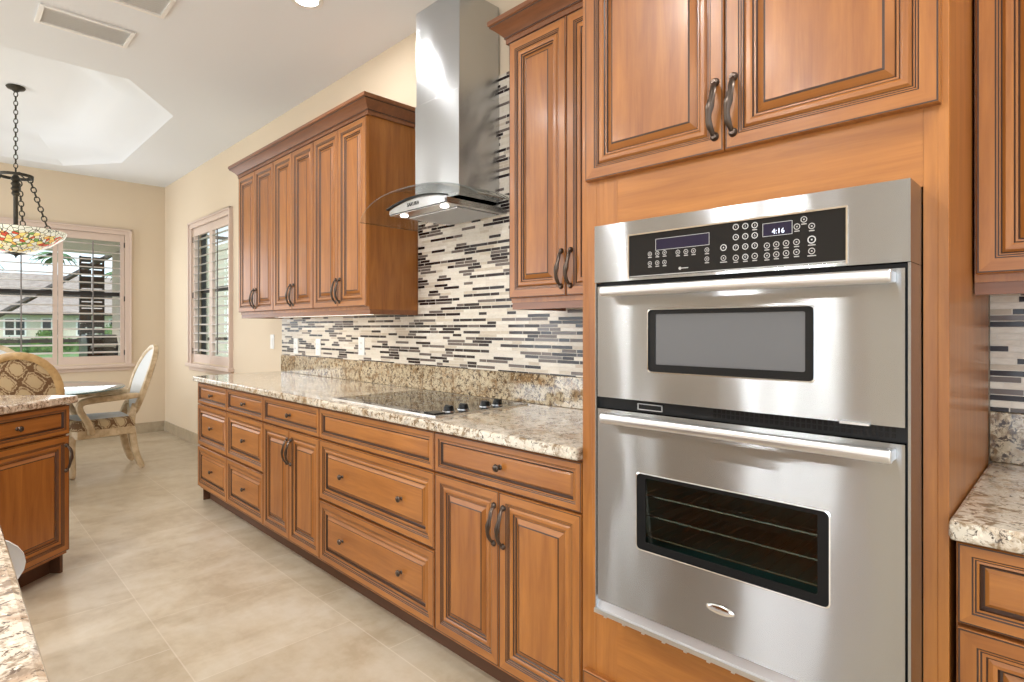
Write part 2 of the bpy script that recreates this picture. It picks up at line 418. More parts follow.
# ceiling with the octagonal tray over the table
def octo(x0, x1, y0, y1, cx, cy): return [(x0 + cx, y0), (x1 - cx, y0), (x1, y0 + cy), (x1, y1 - cy), (x1 - cx, y1), (x0 + cx, y1), (x0, y1 - cy), (x0, y0 + cy)]
TR = (-7.75, -4.73, -2.47, -.62)
bm = bmesh.new()
outer = [(X_BACK - .15, Y_LEFT - .15), (X_FRONT + .15, Y_LEFT - .15), (X_FRONT + .15, .15), (X_BACK - .15, .15)]
o8 = octo(*TR, .56, .42)
def ringlev(ins, z): return [(x, y, z) for x, y in octo(TR[0] + ins, TR[1] - ins, TR[2] + ins, TR[3] - ins, max(.56 - ins * .4, .15), max(.42 - ins * .4, .12))]
b = MB(); levels = [(0, ZC), (.015, ZC + .012), (.10, ZC + .05), (.20, ZC + .085), (.34, ZC + .15), (.42, ZC + .20), (.50, ZC + .23), (.62, ZC + .24)]
rs = [ringlev(a, z) for a, z in levels]
for A, B in zip(rs, rs[1:]):
    for j in range(8): b.quad([A[j], A[(j + 1) % 8], B[(j + 1) % 8], B[j]], 'ceil')
b.quad(rs[-1], 'ceil')
to = b.build('ceiling_tray', smooth=20); struct(to, 'octagonal ceiling tray over the dining table'); b = MB()
# flat part, split into strips around the octagon
x0, x1, y0, y1 = TR; L = rs[0]
XO0, XO1, YO0, YO1 = X_BACK - .15, X_FRONT + .15, Y_LEFT - .15, .15
q = lambda *p: b.quad([(x, y, ZC) for x, y in p], 'ceil')
q((XO0, YO0), (XO1, YO0), (XO1, y0), (XO0, y0)); q((XO0, y1), (XO1, y1), (XO1, YO1), (XO0, YO1))
q((XO0, y0), (x0, y0), (x0, y1), (XO0, y1)); q((x1, y0), (XO1, y0), (XO1, y1), (x1, y1))
q((x0, y0), L[0][:2], L[7][:2]); q((x1, y0), L[2][:2], L[1][:2]); q((x1, y1), L[4][:2], L[3][:2]); q((x0, y1), L[6][:2], L[5][:2])
co = b.build('ceiling'); struct(co, 'pale grey ceiling with an octagonal tray')
MB().box(XO0, XO1, YO0, YO1, 3.3, 3.4, 'ceil').build('ceiling_slab')['kind'] = 'structure'

# baseboards
for nm, args in (('baseboard_right', (X_BACK + .012, -4.64, -.012, 0)), ('baseboard_back', (X_BACK, X_BACK + .012, -5.9, 0))):
    struct(MB().box(*args, 0, .124, 'tile').build(nm, bevel=.003), 'stone tile baseboard')

# windows with plantation shutters. Local frame: u along the wall, n towards the room
def shutter_window(name, fn, u0, u1, z0, z1, panels, label, sill=.05, rod=True):
    """fn(u, n, z) -> xyz, n > 0 into the room"""
    root = sempty(name, label)
    def bx(b, a0, a1, n0, n1, q0, q1, mat):
        pts = [fn(a, n, z) for z in (q0, q1) for n in (n0, n1) for a in (a0, a1)]
        i = len(b.v); k = b.mi(mat); b.v += pts
        for f in ((0, 2, 3, 1), (4, 5, 7, 6), (0, 1, 5, 4), (2, 6, 7, 3), (0, 4, 6, 2), (1, 3, 7, 5)): b.f.append(tuple(i + j for j in f)); b.m.append(k)
    c = .065
    b = MB(); bx(b, u0 - c, u0, -.06, .022, z0 - .02, z1 + c, 'casing'); bx(b, u1, u1 + c, -.06, .022, z0 - .02, z1 + c, 'casing'); bx(b, u0, u1, -.06, .022, z1, z1 + c, 'casing')
    bx(b, u0 - c, u0 - c + .02, .022, .036, z0 - .02, z1 + c, 'casing'); bx(b, u1 + c - .02, u1 + c, .022, .036, z0 - .02, z1 + c, 'casing'); bx(b, u0 - c, u1 + c, .022, .036, z1 + c - .02, z1 + c, 'casing')
    b.build('window_casing', root, bevel=.003)
    b = MB(); bx(b, u0 - c - .03, u1 + c + .03, -.10, .055, z0 - .05, z0 - .012, 'casing'); bx(b, u0 - c, u1 + c, -.02, .022, z0 - .09, z0 - .05, 'casing')
    b.build('window_sill', root, bevel=.006)
    b = MB(); bx(b, u0, u1, -.118, -.112, z0, z1, 'glass'); b.build('pane', root)
    b = MB(); zm = z0 + (z1 - z0) * .535
    bx(b, u0, u1, -.125, -.085, zm - .022, zm + .022, 'darkslat')
    for a in (u0, u1 - .03): bx(b, a, a + .03, -.125, -.085, z0, z1, 'darkslat')
    b.build('sash_frame', root)
    st, rt = .042, .085; n = panels; W = (u1 - u0) / n
    for i in range(n):
        a0, a1 = u0 + i * W + .003, u0 + (i + 1) * W - .003
        b = MB()
        bx(b, a0, a0 + st, -.035, -.004, z0, z1, 'casing'); bx(b, a1 - st, a1, -.035, -.004, z0, z1, 'casing')
        bx(b, a0 + st, a1 - st, -.035, -.004, z0, z0 + rt, 'casing'); bx(b, a0 + st, a1 - st, -.035, -.004, z1 - rt, z1, 'casing')
        p = b.build('shutter_panel', root, bevel=.002)
        b = MB(); zz = z0 + rt + .035; N = int((z1 - z0 - 2 * rt - .02) / .0865)
        pitch = (z1 - z0 - 2 * rt) / N
        for k in range(N):
            zc = z0 + rt + (k + .5) * pitch; t = R(12); hw = .036; th = .0055
            ca, sa = math.cos(t), math.sin(t)
            sec = [(hw, 0), (hw * .5, th), (-hw * .5, th), (-hw, 0), (-hw * .5, -th), (hw * .5, -th)]
            sec = [(-.019 + x * ca - y * sa, zc - x * sa * 1 - y * ca) for x, y in sec]
            b.prism(sec, lambda q, a: fn(a, q[0], q[1]), a0 + st, a1 - st, 'louver')
        b.build('louvers', p)
        b = MB(); um = (a0 + a1) / 2
        bx(b, um - .006, um + .006, .022, .032, z0 + rt + .02, z1 - rt - .02, 'rod'); b.build('tilt_rod', p)
        b = MB()
        for zc in (z0 + .12, z1 - .12, (z0 + z1) / 2):
            ue = a0 if i == 0 else a1
            if n > 2 and 0 < i < n - 1: continue
            bx(b, ue - .006, ue + .006, -.004, .004, zc - .03, zc + .03, 'iron')
        if b.v: b.build('hinge', p)
    return root
shutter_window('window_1', lambda u, n, z: (X_BACK + n, u, z), WB[0], WB[1], WB[2], WB[3], 3, 'wide dinette window with blush plantation shutters')
shutter_window('window_2', lambda u, n, z: (u, -n, z), WR[0], WR[1], WR[2], WR[3], 2, 'narrow window with blush plantation shutters')
# made-up doors added to the unseen walls as openings for the fill lamps
def added_slider(name, fn, a0, a1, n):
    root = sempty(name); W = (a1 - a0) / n
    for i in range(n):
        b = MB()
        for (p0, p1, z0, z1) in ((a0 + i * W, a0 + i * W + .05, .05, 2.5), (a0 + (i + 1) * W - .05, a0 + (i + 1) * W, .05, 2.5), (a0 + i * W, a0 + (i + 1) * W, .05, .13), (a0 + i * W, a0 + (i + 1) * W, 2.42, 2.5)):
            pts = [fn(a, q, z) for z in (z0, z1) for q in (0, .04) for a in (p0, p1)]
            k0 = len(b.v); b.v += pts; k = b.mi('white')
            for f in ((0, 2, 3, 1), (4, 5, 7, 6), (0, 1, 5, 4), (2, 6, 7, 3), (0, 4, 6, 2), (1, 3, 7, 5)): b.f.append(tuple(k0 + j for j in f)); b.m.append(k)
        b.build('added_door_frame', root)
added_slider('added_door_1', lambda a, n, z: (a, Y_LEFT - .06 - n, z), -7.8, -5.2, 2)
added_slider('added_door_2', lambda a, n, z: (a, Y_LEFT - .06 - n, z), -.85, 2.55, 3)
added_slider('added_door_3', lambda a, n, z: (X_FRONT + .06 + n, a, z), -5.0, -1.6, 3)

# ---------------------------------------------------------------- cabinet fronts
def front_prof(w, h, kind):
    if kind == 'door': return [(0, .0, 'wood'), (0, .017, 'wood'), (.0022, .020, 'glaze'), (.0052, .020, 'wood'), (.032, .020, 'glaze'), (.0348, .0180, 'wood'), (.0368, .0180, 'glaze'), (.0396, .0160, 'wood'), (.0416, .0160, 'glaze'), (.0446, .0130, 'wood'), (.050, .0170, 'wood'), (.059, .0170, 'wood'), (.063, .0150, 'glaze'), (.0660, .0110, 'wood'), (.070, .0110, 'glaze'), (.0735, .0070, 'wood'), (.089, .0155, 'glaze'), (.0935, .0165, 'wood')]
    if kind == 'wide': return [(0, .0, 'wood_h'), (0, .017, 'wood_h'), (.0022, .020, 'glaze'), (.0052, .020, 'wood_h'), (.029, .020, 'glaze'), (.0318, .0180, 'wood_h'), (.0340, .0180, 'glaze'), (.0368, .0160, 'wood_h'), (.042, .0160, 'glaze'), (.0448, .0130, 'wood_h'), (.052, .0160, 'wood_h'), (.058, .0155, 'glaze'), (.061, .0075, 'glaze'), (.065, .0065, 'wood_h'), (.078, .0150, 'glaze'), (.0805, .0155, 'wood_h')]
    k = min(1, h / .165)
    return [(a * k, d, m) for a, d, m in [(0, .0, 'wood_h'), (0, .017, 'wood_h'), (.0022, .020, 'glaze'), (.0052, .020, 'wood_h'), (.024, .020, 'glaze'), (.0268, .0180, 'wood_h'), (.0290, .0180, 'glaze'), (.0316, .0160, 'wood_h'), (.036, .0165, 'glaze'), (.038, .0125, 'glaze'), (.042, .0085, 'glaze'), (.044, .0085, 'wood_h'), (.051, .0130, 'wood_h')]]
def front(name, parent, x0, z0, w, h, kind, y=0, mir=False):
    """raised-panel front in the parent's frame; back at local y, face towards -y"""
    b = MB(); pr = front_prof(w, h, kind)
    for (a, d, m), (a2, d2, _) in zip(pr, pr[1:]):
        A = [(a, a), (w - a, a), (w - a, h - a), (a, h - a)]; B = [(a2, a2), (w - a2, a2), (w - a2, h - a2), (a2, h - a2)]
        for j in range(4):
            k = (j + 1) % 4; mm = m
            if m in ('wood', 'wood_h') and a > .0 : mm = 'wood_h' if j in (0, 2) else 'wood'
            b.quad([(A[j][0], -d, A[j][1]), (A[k][0], -d, A[k][1]), (B[k][0], -d2, B[k][1]), (B[j][0], -d2, B[j][1])], mm)
    a, d, m = pr[-1]; b.quad([(a, -d, a), (w - a, -d, a), (w - a, -d, h - a), (a, -d, h - a)], 'wood' if kind == 'door' else 'wood_h')
    b.quad([(0, 0, 0), (0, 0, h), (w, 0, h), (w, 0, 0)], 'wood')
    o = b.build(name, parent); o.location = (x0, y, z0); return o
_pull = {}
def pull_mesh():
    if 'm' not in _pull:
        b = MB(); L = .062; path = []; scl = []
        for i in range(17):
            t = -1 + i / 8; path.append((.0050 * math.sin(t * 3.0), -.007 - .021 * (1 - t * t) ** .8, t * L)); scl.append(.75 + .5 * (1 - abs(t)) + .12 * math.cos(t * 9))
        sec = [(.0082 * math.cos(a * math.pi / 4), .0052 * math.sin(a * math.pi / 4)) for a in range(8)]
        b.sweep(path, sec, 'bronze', up=(0, -1, 0), scales=scl)
        for s_ in (-1, 1):
            b.lathe([(0, -.0085), (.006, -.0085), (.0095, -.005), (.0110, 0)], (path[0 if s_ < 0 else -1][0], 0, s_ * (L + .003)), 'bronze', 14, 'y')
        o = b.build('pull_handle', smooth=45); _pull['m'] = o.data; bpy.data.objects.remove(o)
    return _pull['m']
def pull(parent, x, z, y=-.020):
    o = bpy.data.objects.new('pull_handle', pull_mesh()); C.objects.link(o); o.parent = parent; o.location = (x, y, z); return o
def knob(parent, x, z, y=-.014):
    if 'k' not in _pull:
        b = MB(); b.lathe([(0, -.027), (.006, -.0265), (.0115, -.0235), (.0135, -.019), (.0115, -.0155), (.006, -.013), (.0050, -.007), (.0075, -.002), (.010, 0)], (0, 0, 0), 'bronze', 18, 'y')
        o = b.build('knob', smooth=50); _pull['k'] = o.data; bpy.data.objects.remove(o)
    o = bpy.data.objects.new('knob', _pull['k']); C.objects.link(o); o.parent = parent; o.location = (x, y, z); return o

def drawer(root, x0, z0, w, h, y, knobs=1, kind=None):
    o = front('drawer', root, x0, z0, w, h, kind or ('wide' if h > .2 else 'drawer'), y)
    for i in range(knobs):
        kx = w / 2 if knobs == 1 else (w * .24 if i == 0 else w * .76)
        knob(o, kx, h / 2)
    return o
def doors(root, x0, x1, z0, z1, y, n=2, pz=None, hinge=None):
    W = (x1 - x0) / n
    for i in range(n):
        o = front('door', root, x0 + i * W + .0015, z0, W - .003, z1 - z0, 'door', y)
        left = (i == 1) if n == 2 else (hinge == 'right')
        pull(o, .021 if left else W - .003 - .021, pz - z0)
G = .003
def base_unit(x0, x1, kind, label, y=0, rz=0, origin=None, group='base cabinets under the stove counter'):
    w_ = x1 - x0
    root = thing('base_cabinet', label, 'cabinet', origin or (x0, y, 0), rz, group)
    b = MB(); b.box(0, w_, -.620, -.025, .10, .879, 'wood')
    b.build('cabinet_body', root)
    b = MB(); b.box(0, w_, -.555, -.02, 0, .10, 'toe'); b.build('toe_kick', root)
    # face-frame shadow lines come from the gaps between the fronts
    Y = -.620
    if kind in ('d3', 'd3w'):
        drawer(root, G, .722, w_ - 2 * G, .15, Y, 1 if kind == 'd3' else 0)
        for z0 in (.423, .120): drawer(root, G, z0, w_ - 2 * G, .292, Y, 1 if kind == 'd3' else 2)
    if kind == 'dd':
        drawer(root, G, .722, w_ - 2 * G, .15, Y, 1); doors(root, G, w_ - G, .120, .715, Y, 2, .60)
    if kind == 'd1r':
        drawer(root, G, .722, w_ - 2 * G, .15, Y, 1); doors(root, G, w_ - G, .120, .715, Y, 1, .60)
    return root
base_unit(-4.600, -4.0, 'd3', 'narrow three-drawer base cabinet at the window end of the stove counter')
base_unit(-4.0, -3.4, 'd3', 'three-drawer base cabinet, second from the window, beside the one with a pair of short doors')
base_unit(-3.4, -2.7, 'dd', 'base cabinet with one drawer over two doors, left of the wide cooktop drawers')
base_unit(-2.7, -1.762, 'd3w', 'wide base cabinet with two deep drawers of two knobs each, under the cooktop')
base_unit(-1.762, -1.048, 'dd', 'base cabinet with one drawer over two doors, next to the wall oven')
# exposed left end panel of the run, down to the floor
tag(MB().box(-4.618, -4.600, -.60, -.03, .10, .879, 'wood').box(-4.616, -4.602, -.598, -.03, 0, .10, 'toe').build('end_panel', bevel=.002), 'cherry wood end panel closing the window end of the base cabinets', 'panel')

# right of the tower
rb = base_unit(-.172, .62, 'd3', 'base cabinet with stacked drawers at the right of the oven tower', group=None)

def counter(name, x0, x1, y0, y1, mat, label, z0=.880, z1=.918, bev=.008):
    return tag(MB().box(x0, x1, y0, y1, z0, z1, mat).build(name, bevel=bev), label, 'countertop')
counter('countertop', -4.632, -1.047, -.665, -.0005, 'granite', 'long cream granite countertop carrying the cooktop')
counter('countertop', -.178, .62, -.669, -.0005, 'granite', 'cream granite countertop right of the oven tower')
tag(MB().box(-4.608, -1.047, -.021, -.001, .919, 1.055, 'granite_dk').build('granite_upstand', bevel=.002), 'brown speckled granite upstand along the back of the long counter', 'backsplash')
tag(MB().box(-.178, .62, -.021, -.001, .919, 1.050, 'granite_dk').build('granite_upstand', bevel=.002), 'dark speckled granite upstand right of the oven tower', 'backsplash')
b = MB(); b.prism([(-4.616, 1.056), (-1.047, 1.056), (-1.047, 1.40), (-1.654, 1.40), (-1.654, 2.526), (-2.743, 2.526), (-2.743, 1.349), (-4.616, 1.349)], lambda p, a: (p[0], a, p[1]), -.009, -.0005, 'mosaic')
tag(b.build('mosaic_backsplash'), 'strip mosaic backsplash in cream, grey and black rising behind the range hood', 'backsplash')
tag(MB().box(-.178, .62, -.009, -.0005, 1.051, 1.36, 'mosaic').build('mosaic_backsplash'), 'strip mosaic backsplash right of the oven tower', 'backsplash')

# upper cabinets
def upper(x0, x1, label, group=None, dz=(1.39, 2.42), n=2, pz=1.485, ends=(0, 0)):
    w_ = x1 - x0; root = thing('upper_cabinet', label, 'cabinet', (x0, 0, 0), 0, group)
    MB().box(0, w_, -.33, -.010, 1.372, 2.432, 'wood').build('cabinet_body', root)
    MB().box(.0, w_, -.325, -.300, 1.345, 1.372, 'wood_dk').build('light_rail', root)
    if ends[1]: MB().box(w_ - .02, w_, -.300, -.010, 1.345, 1.372, 'wood_dk').build('light_rail', root)
    if ends[0]: MB().box(0, .02, -.300, -.010, 1.345, 1.372, 'wood_dk').build('light_rail', root)
    doors(root, G, w_ - G, dz[0], dz[1], -.33, n, pz)
    return root
gu = 'upper cabinets between the window and the range hood'
upper(-4.612, -3.963, 'two-door upper cabinet nearest the window', gu, ends=(1, 0))
upper(-3.963, -3.365, 'two-door upper cabinet in the middle of the three beside the range hood', gu)
upper(-3.365, -2.745, 'two-door upper cabinet whose bare side faces the range hood', gu, ends=(0, 1))
upper(-1.652, -1.048, 'two-door upper cabinet between the range hood and the oven tower', ends=(1, 0), pz=1.49)
crown = [(0, 0), (.014, 0), (.014, .018), (.019, .020), (.019, .026), (.026, .034), (.036, .044), (.050, .056), (.062, .064), (.062, .070), (.068, .074), (.068, .091), (0, .091)]
def crown_run(path, label):
    b = MB(); b.mitre(path, [(r, 2.424 + z) for r, z in crown], 'wood_dk'); return tag(b.build('crown_moulding'), label, 'moulding')
crown_run([(-2.743, -.010), (-2.743, -.334), (-4.614, -.334), (-4.614, -.010)][::-1], 'dark crown moulding on top of the three upper cabinets left of the hood')
crown_run([(-1.048, -.334), (-1.654, -.334), (-1.654, -.010)][::-1], 'dark crown moulding on the cabinet between the hood and the oven tower')
ur = upper(-.176, .62, 'upper cabinet right of the oven tower, cut by the picture edge', n=2, pz=1.49)

# under-cabinet light
t = thing('under_cabinet_light', 'glowing strip light under the cabinets nearest the window', 'light', (-3.6, -.16, 1.372))
MB().box(-.75, .60, -.03, .03, -.018, -.0005, 'white').build('light_housing', t)
MB().box(-.73, .58, -.025, .025, -.022, -.018, 'tube').build('diffuser', t)
light('under_cabinet_lamp', 'AREA', (-3.68, -.16, 1.347), (0, 0, 0), 1.1, (1, .95, .86), shape='RECTANGLE', size=1.3, size_y=.05)

# ---------------------------------------------------------------- oven tower
tw = thing('oven_cabinet', 'tall cherry wood cabinet housing the built-in double oven', 'cabinet', (-1.046, 0, 0))
W = .866
b = MB()
b.box(0, .05, -.640, -.022, .10, 2.432, 'wood'); b.box(W - .018, W, -.640, -.022, 0, 2.432, 'wood'); b.box(W - .040, W - .018, -.640, -.60, .10, 2.432, 'wood')
b.box(.05, .122, -.640, -.60, .10, 2.432, 'wood')
b.box(.122, W - .040, -.640, -.60, 1.542, 2.432, 'wood_h'); b.box(.122, W - .040, -.640, -.60, .10, .513, 'wood_h')
b.box(.05, W - .018, -.60, -.58, 1.60, 2.432, 'wood'); b.box(.05, W - .018, -.05, -.022, .1, 2.432, 'wood'); b.box(.05, W - .018, -.6, -.05, .44, .46, 'wood')
b.build('cabinet_body', tw, bevel=.0015)
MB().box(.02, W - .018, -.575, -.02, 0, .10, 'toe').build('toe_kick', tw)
doors(tw, .022, W - .010, 1.693, 2.42, -.640, 2, 1.795)
drawer(tw, .016, .120, W - .03, .162, -.640, 2, 'wide')
b = MB(); b.mitre([(-1.046, -.645), (-.180, -.645)], [(r, 2.424 + z) for r, z in crown], 'wood_dk'); tag(b.build('crown_moulding'), 'dark crown moulding on top of the oven tower', 'moulding')

# ---------------------------------------------------------------- double oven
ov = thing('wall_oven', 'stainless steel double wall oven with microwave above and oven below', 'oven', (-.573, -.64, .515))
OX, OY, OZ = -.573, -.64, .515
def L(b): b.v = [(x - OX, y - OY, z - OZ) for x, y, z in b.v]; return b
XL, XR, YF = -.924, -.2216, -.745
b = MB()
for (a0, a1, q0, q1) in ((XL + .004, -.805, .517, 1.389), (-.340, XR - .0045, .517, 1.389), (-.805, -.340, .517, .700), (-.805, -.340, .930, 1.389)): b.box(a0, a1, -.728, -.642, q0, q1, 'black')
b.box(XR - .0045, XR, -.742, -.6405, .517, 1.389, 'steel'); b.box(XL, XL + .004, -.742, -.6405, .517, 1.389, 'steel')
b.box(XL + .02, XR - .02, -.64, -.12, .53, .7, 'black'); b.box(XL + .02, XR - .02, -.64, -.12, .93, 1.53, 'black')
b.build_o = L(b).build('oven_body', ov)
# vent between the doors
b = MB()
for i in range(34):
    x = -.60 + i * .0105
    for r_ in range(2): b.box(x, x + .006, -.7305, -.728, 1.066 + r_ * .011, 1.074 + r_ * .011, 'panel')
L(b).build('vent_grille', ov)
b = MB(); b.box(-.80, -.73, -.732, -.7285, 1.064, 1.066, 'mark'); b.box(-.80, -.73, -.732, -.7285, 1.078, 1.080, 'mark'); b.box(-.80, -.798, -.732, -.7285, 1.064, 1.080, 'mark'); b.box(-.732, -.73, -.732, -.7285, 1.064, 1.080, 'mark')
L(b).build('door_latch', ov)
b = MB(); b.box(-.335, -.285, -.752, -.744, 1.0865, 1.0905, 'satin'); L(b).build('trim_clip', ov)
def frame_plate(b, x0, x1, z0, z1, wx0, wx1, wz0, wz1, y0, y1, mat, r=.012):
    """plate with a round-cornered window hole"""
    n = 6; hole = []
    for (cx, cz, a0) in ((wx1 - r, wz1 - r, 0), (wx0 + r, wz1 - r, 90), (wx0 + r, wz0 + r, 180), (wx1 - r, wz0 + r, 270)):
        for i in range(n + 1):
            a = R(a0 + 90 * i / n); hole.append((cx + r * math.cos(a), cz + r * math.sin(a)))
    corners = [(x1, z1), (x0, z1), (x0, z0), (x1, z0)]
    for y in (y0, y1):
        for c in range(4):
            seg = hole[c * (n + 1):(c + 1) * (n + 1)]
            for i in range(n): b.quad([(corners[c][0], y, corners[c][1]), (seg[i][0], y, seg[i][1]), (seg[i + 1][0], y, seg[i + 1][1])], mat)
            nx = hole[((c + 1) * (n + 1)) % len(hole)]; c2 = corners[(c + 1) % 4]
            b.quad([(corners[c][0], y, corners[c][1]), (seg[-1][0], y, seg[-1][1]), (nx[0], y, nx[1]), (c2[0], y, c2[1])], mat)
    m = len(hole)
    for i in range(m):
        p, q_ = hole[i], hole[(i + 1) % m]; b.quad([(p[0], y0, p[1]), (q_[0], y0, q_[1]), (q_[0], y1, q_[1]), (p[0], y1, p[1])], mat)
    for i in range(4):
        p, q_ = corners[i], corners[(i + 1) % 4]; b.quad([(p[0], y0, p[1]), (q_[0], y0, q_[1]), (q_[0], y1, q_[1]), (p[0], y1, p[1])], mat)
    return hole
# control panel
b = MB(); frame_plate(b, XL, XR, 1.390, 1.540, -.816, -.325, 1.397, 1.503, YF, -.6405, 'steel', .002)
cp = L(b).build('control_panel', ov)
b = MB(); b.box(-.815, -.326, YF + .002, YF + .012, 1.398, 1.502, 'panel'); b.box(-.815, -.326, YF + .001, YF + .002, 1.3985, 1.4005, 'mark'); L(b).build('control_glass', cp); b = MB(); b.box(-.819, -.8155, YF - .0015, YF + .001, 1.394, 1.506, 'chrome'); b.box(-.3255, -.322, YF - .0015, YF + .001, 1.394, 1.506, 'chrome'); b.box(-.8155, -.3255, YF - .0015, YF + .001, 1.5025, 1.506, 'chrome'); L(b).build('panel_bezel', cp)
YP = YF + .002
def disp(name, x0, x1, z0, z1):
    b = MB(); b.box(x0, x1, YP - .0006, YP, z0, z1, 'lcd'); t_ = .0009
    for (a, c_, d, e) in ((x0, x1, z0, z0 + t_), (x0, x1, z1 - t_, z1), (x0, x0 + t_, z0, z1), (x1 - t_, x1, z0, z1)): b.box(a, c_, YP - .0010, YP, d, e, 'mark_w')
    return L(b).build(name, cp)
def at_px(u, v, Y=YP):
    s = (u - 512) / 573; d = (Y + 1.98) / (.70711 * (1 + s)); return d * .70711 * (s - 1), 1.27 - (v - 328) / 573 * d
disp('display', -.741, -.603, 1.459, 1.487)
cl = disp('clock_display', -.484, -.424, 1.463, 1.491)
tx = text_mesh('clock_digits', '4:16', .015, 'lcdtxt', cl, (-.452 - OX, YP - .0009 - OY, 1.472 - OZ), (R(90), 0, 0))
def button(x, z, r=.0053, cap=True, wcap=.010, bright=False, glyph=None):
    b = MB(); mk = 'mark_w' if bright else 'mark'; n = 20
    for i in range(n):
        a, c_ = 2 * math.pi * i / n, 2 * math.pi * (i + 1) / n
        b.quad([(x + r * math.cos(a), YP - .0007, z + r * math.sin(a)), (x + r * math.cos(c_), YP - .0007, z + r * math.sin(c_)), (x + r * .74 * math.cos(c_), YP - .0007, z + r * .74 * math.sin(c_)), (x + r * .74 * math.cos(a), YP - .0007, z + r * .74 * math.sin(a))], mk)
    if cap: b.box(x - wcap / 2, x + wcap / 2, YP - .0006, YP - .0001, z - r - .0038, z - r - .0018, 'mark')
    if glyph is None: b.box(x - .0014, x + .0014, YP - .0008, YP - .0003, z - .0014, z + .0014, mk)
    o = L(b).build('button', cp)
    if glyph: text_mesh('button_digit', glyph, .0075, 'mark_w', o, (x - OX, YP - .0009 - OY, z - OZ), (R(90), 0, 0), .0002)
def bpx(u, v, *a, **k): x_, z_ = at_px(u, v); button(x_, z_, *a, **k)
for u, v in ((650, 254.0), (657.4, 253.4), (664.6, 252.6), (650, 263.5), (657.4, 262.8), (664.6, 262.2)): bpx(u, v, .0056)
for u, v in ((678, 252.2), (686, 251.6), (693.6, 250.8)): bpx(u, v, .0058)
for u, v in ((707, 250.0), (707, 259.0)): bpx(u, v, .0056)
bpx(723.6, 247.6, .0074, False, bright=True); bpx(723.6, 258.0, .0064, True, .016)
for j in range(4):
    for i in range(3):
        k = j * 3 + i; g = '123456789'[k] if k < 9 else ('', '0', '')[i]
        bpx((735.9, 745.4, 754.8)[i], (227.0, 237.2, 247.4, 257.8)[j] - i * .9, .0068, k in (2, 9, 10, 11), bright=(g != ''), glyph=g or None)
for j in range(2):
    for i in range(4): bpx((767, 776.4, 786.2, 796.6)[i], (245.6, 255.6)[j] - i * 1.2, .0064)
bpx(797, 226.6, .0064); bpx(804, 219.4, .0064); bpx(811.8, 226.0, .0064)
bpx(811.8, 239.6, .0080, True, .014, True); bpx(811.8, 251.0, .0066, True, .016)
b = MB(); b.lathe([(0, -.0007), (.0036, -.0007), (.0036, 0)], (-.676, YP, 1.411), 'mark', 16, 'y'); b.box(-.672, -.655, YP - .0007, YP, 1.4102, 1.4122, 'mark'); L(b).build('panel_mark', cp)

def rounded_ring(b, hole, y, t_, mat):
    m = len(hole); cx = sum(p[0] for p in hole) / m; cz = sum(p[1] for p in hole) / m
    out = [(p[0] + (t_ if p[0] > cx else -t_), p[1] + (t_ if p[1] > cz else -t_)) for p in hole]
    for i in range(m):
        k = (i + 1) % m
        b.quad([(hole[i][0], y, hole[i][1]), (hole[k][0], y, hole[k][1]), (out[k][0], y + .001, out[k][1]), (out[i][0], y + .001, out[i][1])], mat)
def oven_door(name, z0, z1, win, hz, glassy):
    x0, x1 = -.914, -.230
    b = MB(); hole = frame_plate(b, x0, x1, z0, z1, *win, YF, -.7285, 'steel', .010)
    d = L(b).build(name, ov)
    b = MB(); rounded_ring(b, hole, YF - .0015, .0025, 'chrome'); L(b).build('window_bezel', d)
    wx0, wx1, wz0, wz1 = win
    b = MB(); e = .022 if glassy else .018
    frame_plate(b, wx0 + .0, wx1 - .0, wz0 + .0, wz1 - .0, wx0 + e, wx1 - e, wz0 + .018, wz1 - .010, YF + .003, YF + .008, 'black', .004); L(b).build('window_border', d)
    b = MB(); b.box(wx0 + e, wx1 - e, YF + .005, YF + .008, wz0 + .018, wz1 - .010, 'oglass' if glassy else 'mesh'); L(b).build('door_glass', d)
    # handle
    b = MB(); hx0, hx1 = -.876, -.243; ht = .0125
    sec = [(-.008, -ht), (.004, -ht), (.008, -ht * .6), (.009, 0), (.008, ht * .6), (.004, ht), (-.008, ht)]
    sec = [(-q_[0], q_[1]) for q_ in sec]
    b.prism([(q_[0] - .790 + .008, q_[1] + hz) for q_ in sec], lambda p, a: (a, p[0], p[1]), hx0, hx1, 'satin')
    for x in (hx0, hx1 - .014): b.box(x, x + .014, -.782, -.7448, hz - ht * .8, hz + ht * .8, 'satin')
    L(b).build('door_handle', d, bevel=.003)
    return d
oven_door('microwave_door', 1.089, 1.379, (-.761, -.382, 1.163, 1.314), 1.363, False)
ld = oven_door('oven_door', .553, 1.058, (-.793, -.355, .720, .908), 1.040, True)
# badge
b = MB(); b.lathe([(0, -.0035), (.020, -.0033), (.030, -.0022), (.033, 0)], (-.577, YF - .0003, .639), 'chrome', 32, 'y', 1, .34); bd = L(b).build('badge', ld, smooth=50)
text_mesh('badge_lettering', 'Whirlpool', .0105, 'mark', bd, (-.577 - OX, YF - .0040 - OY, .639 - OZ), (R(90), 0, 0), .0003)
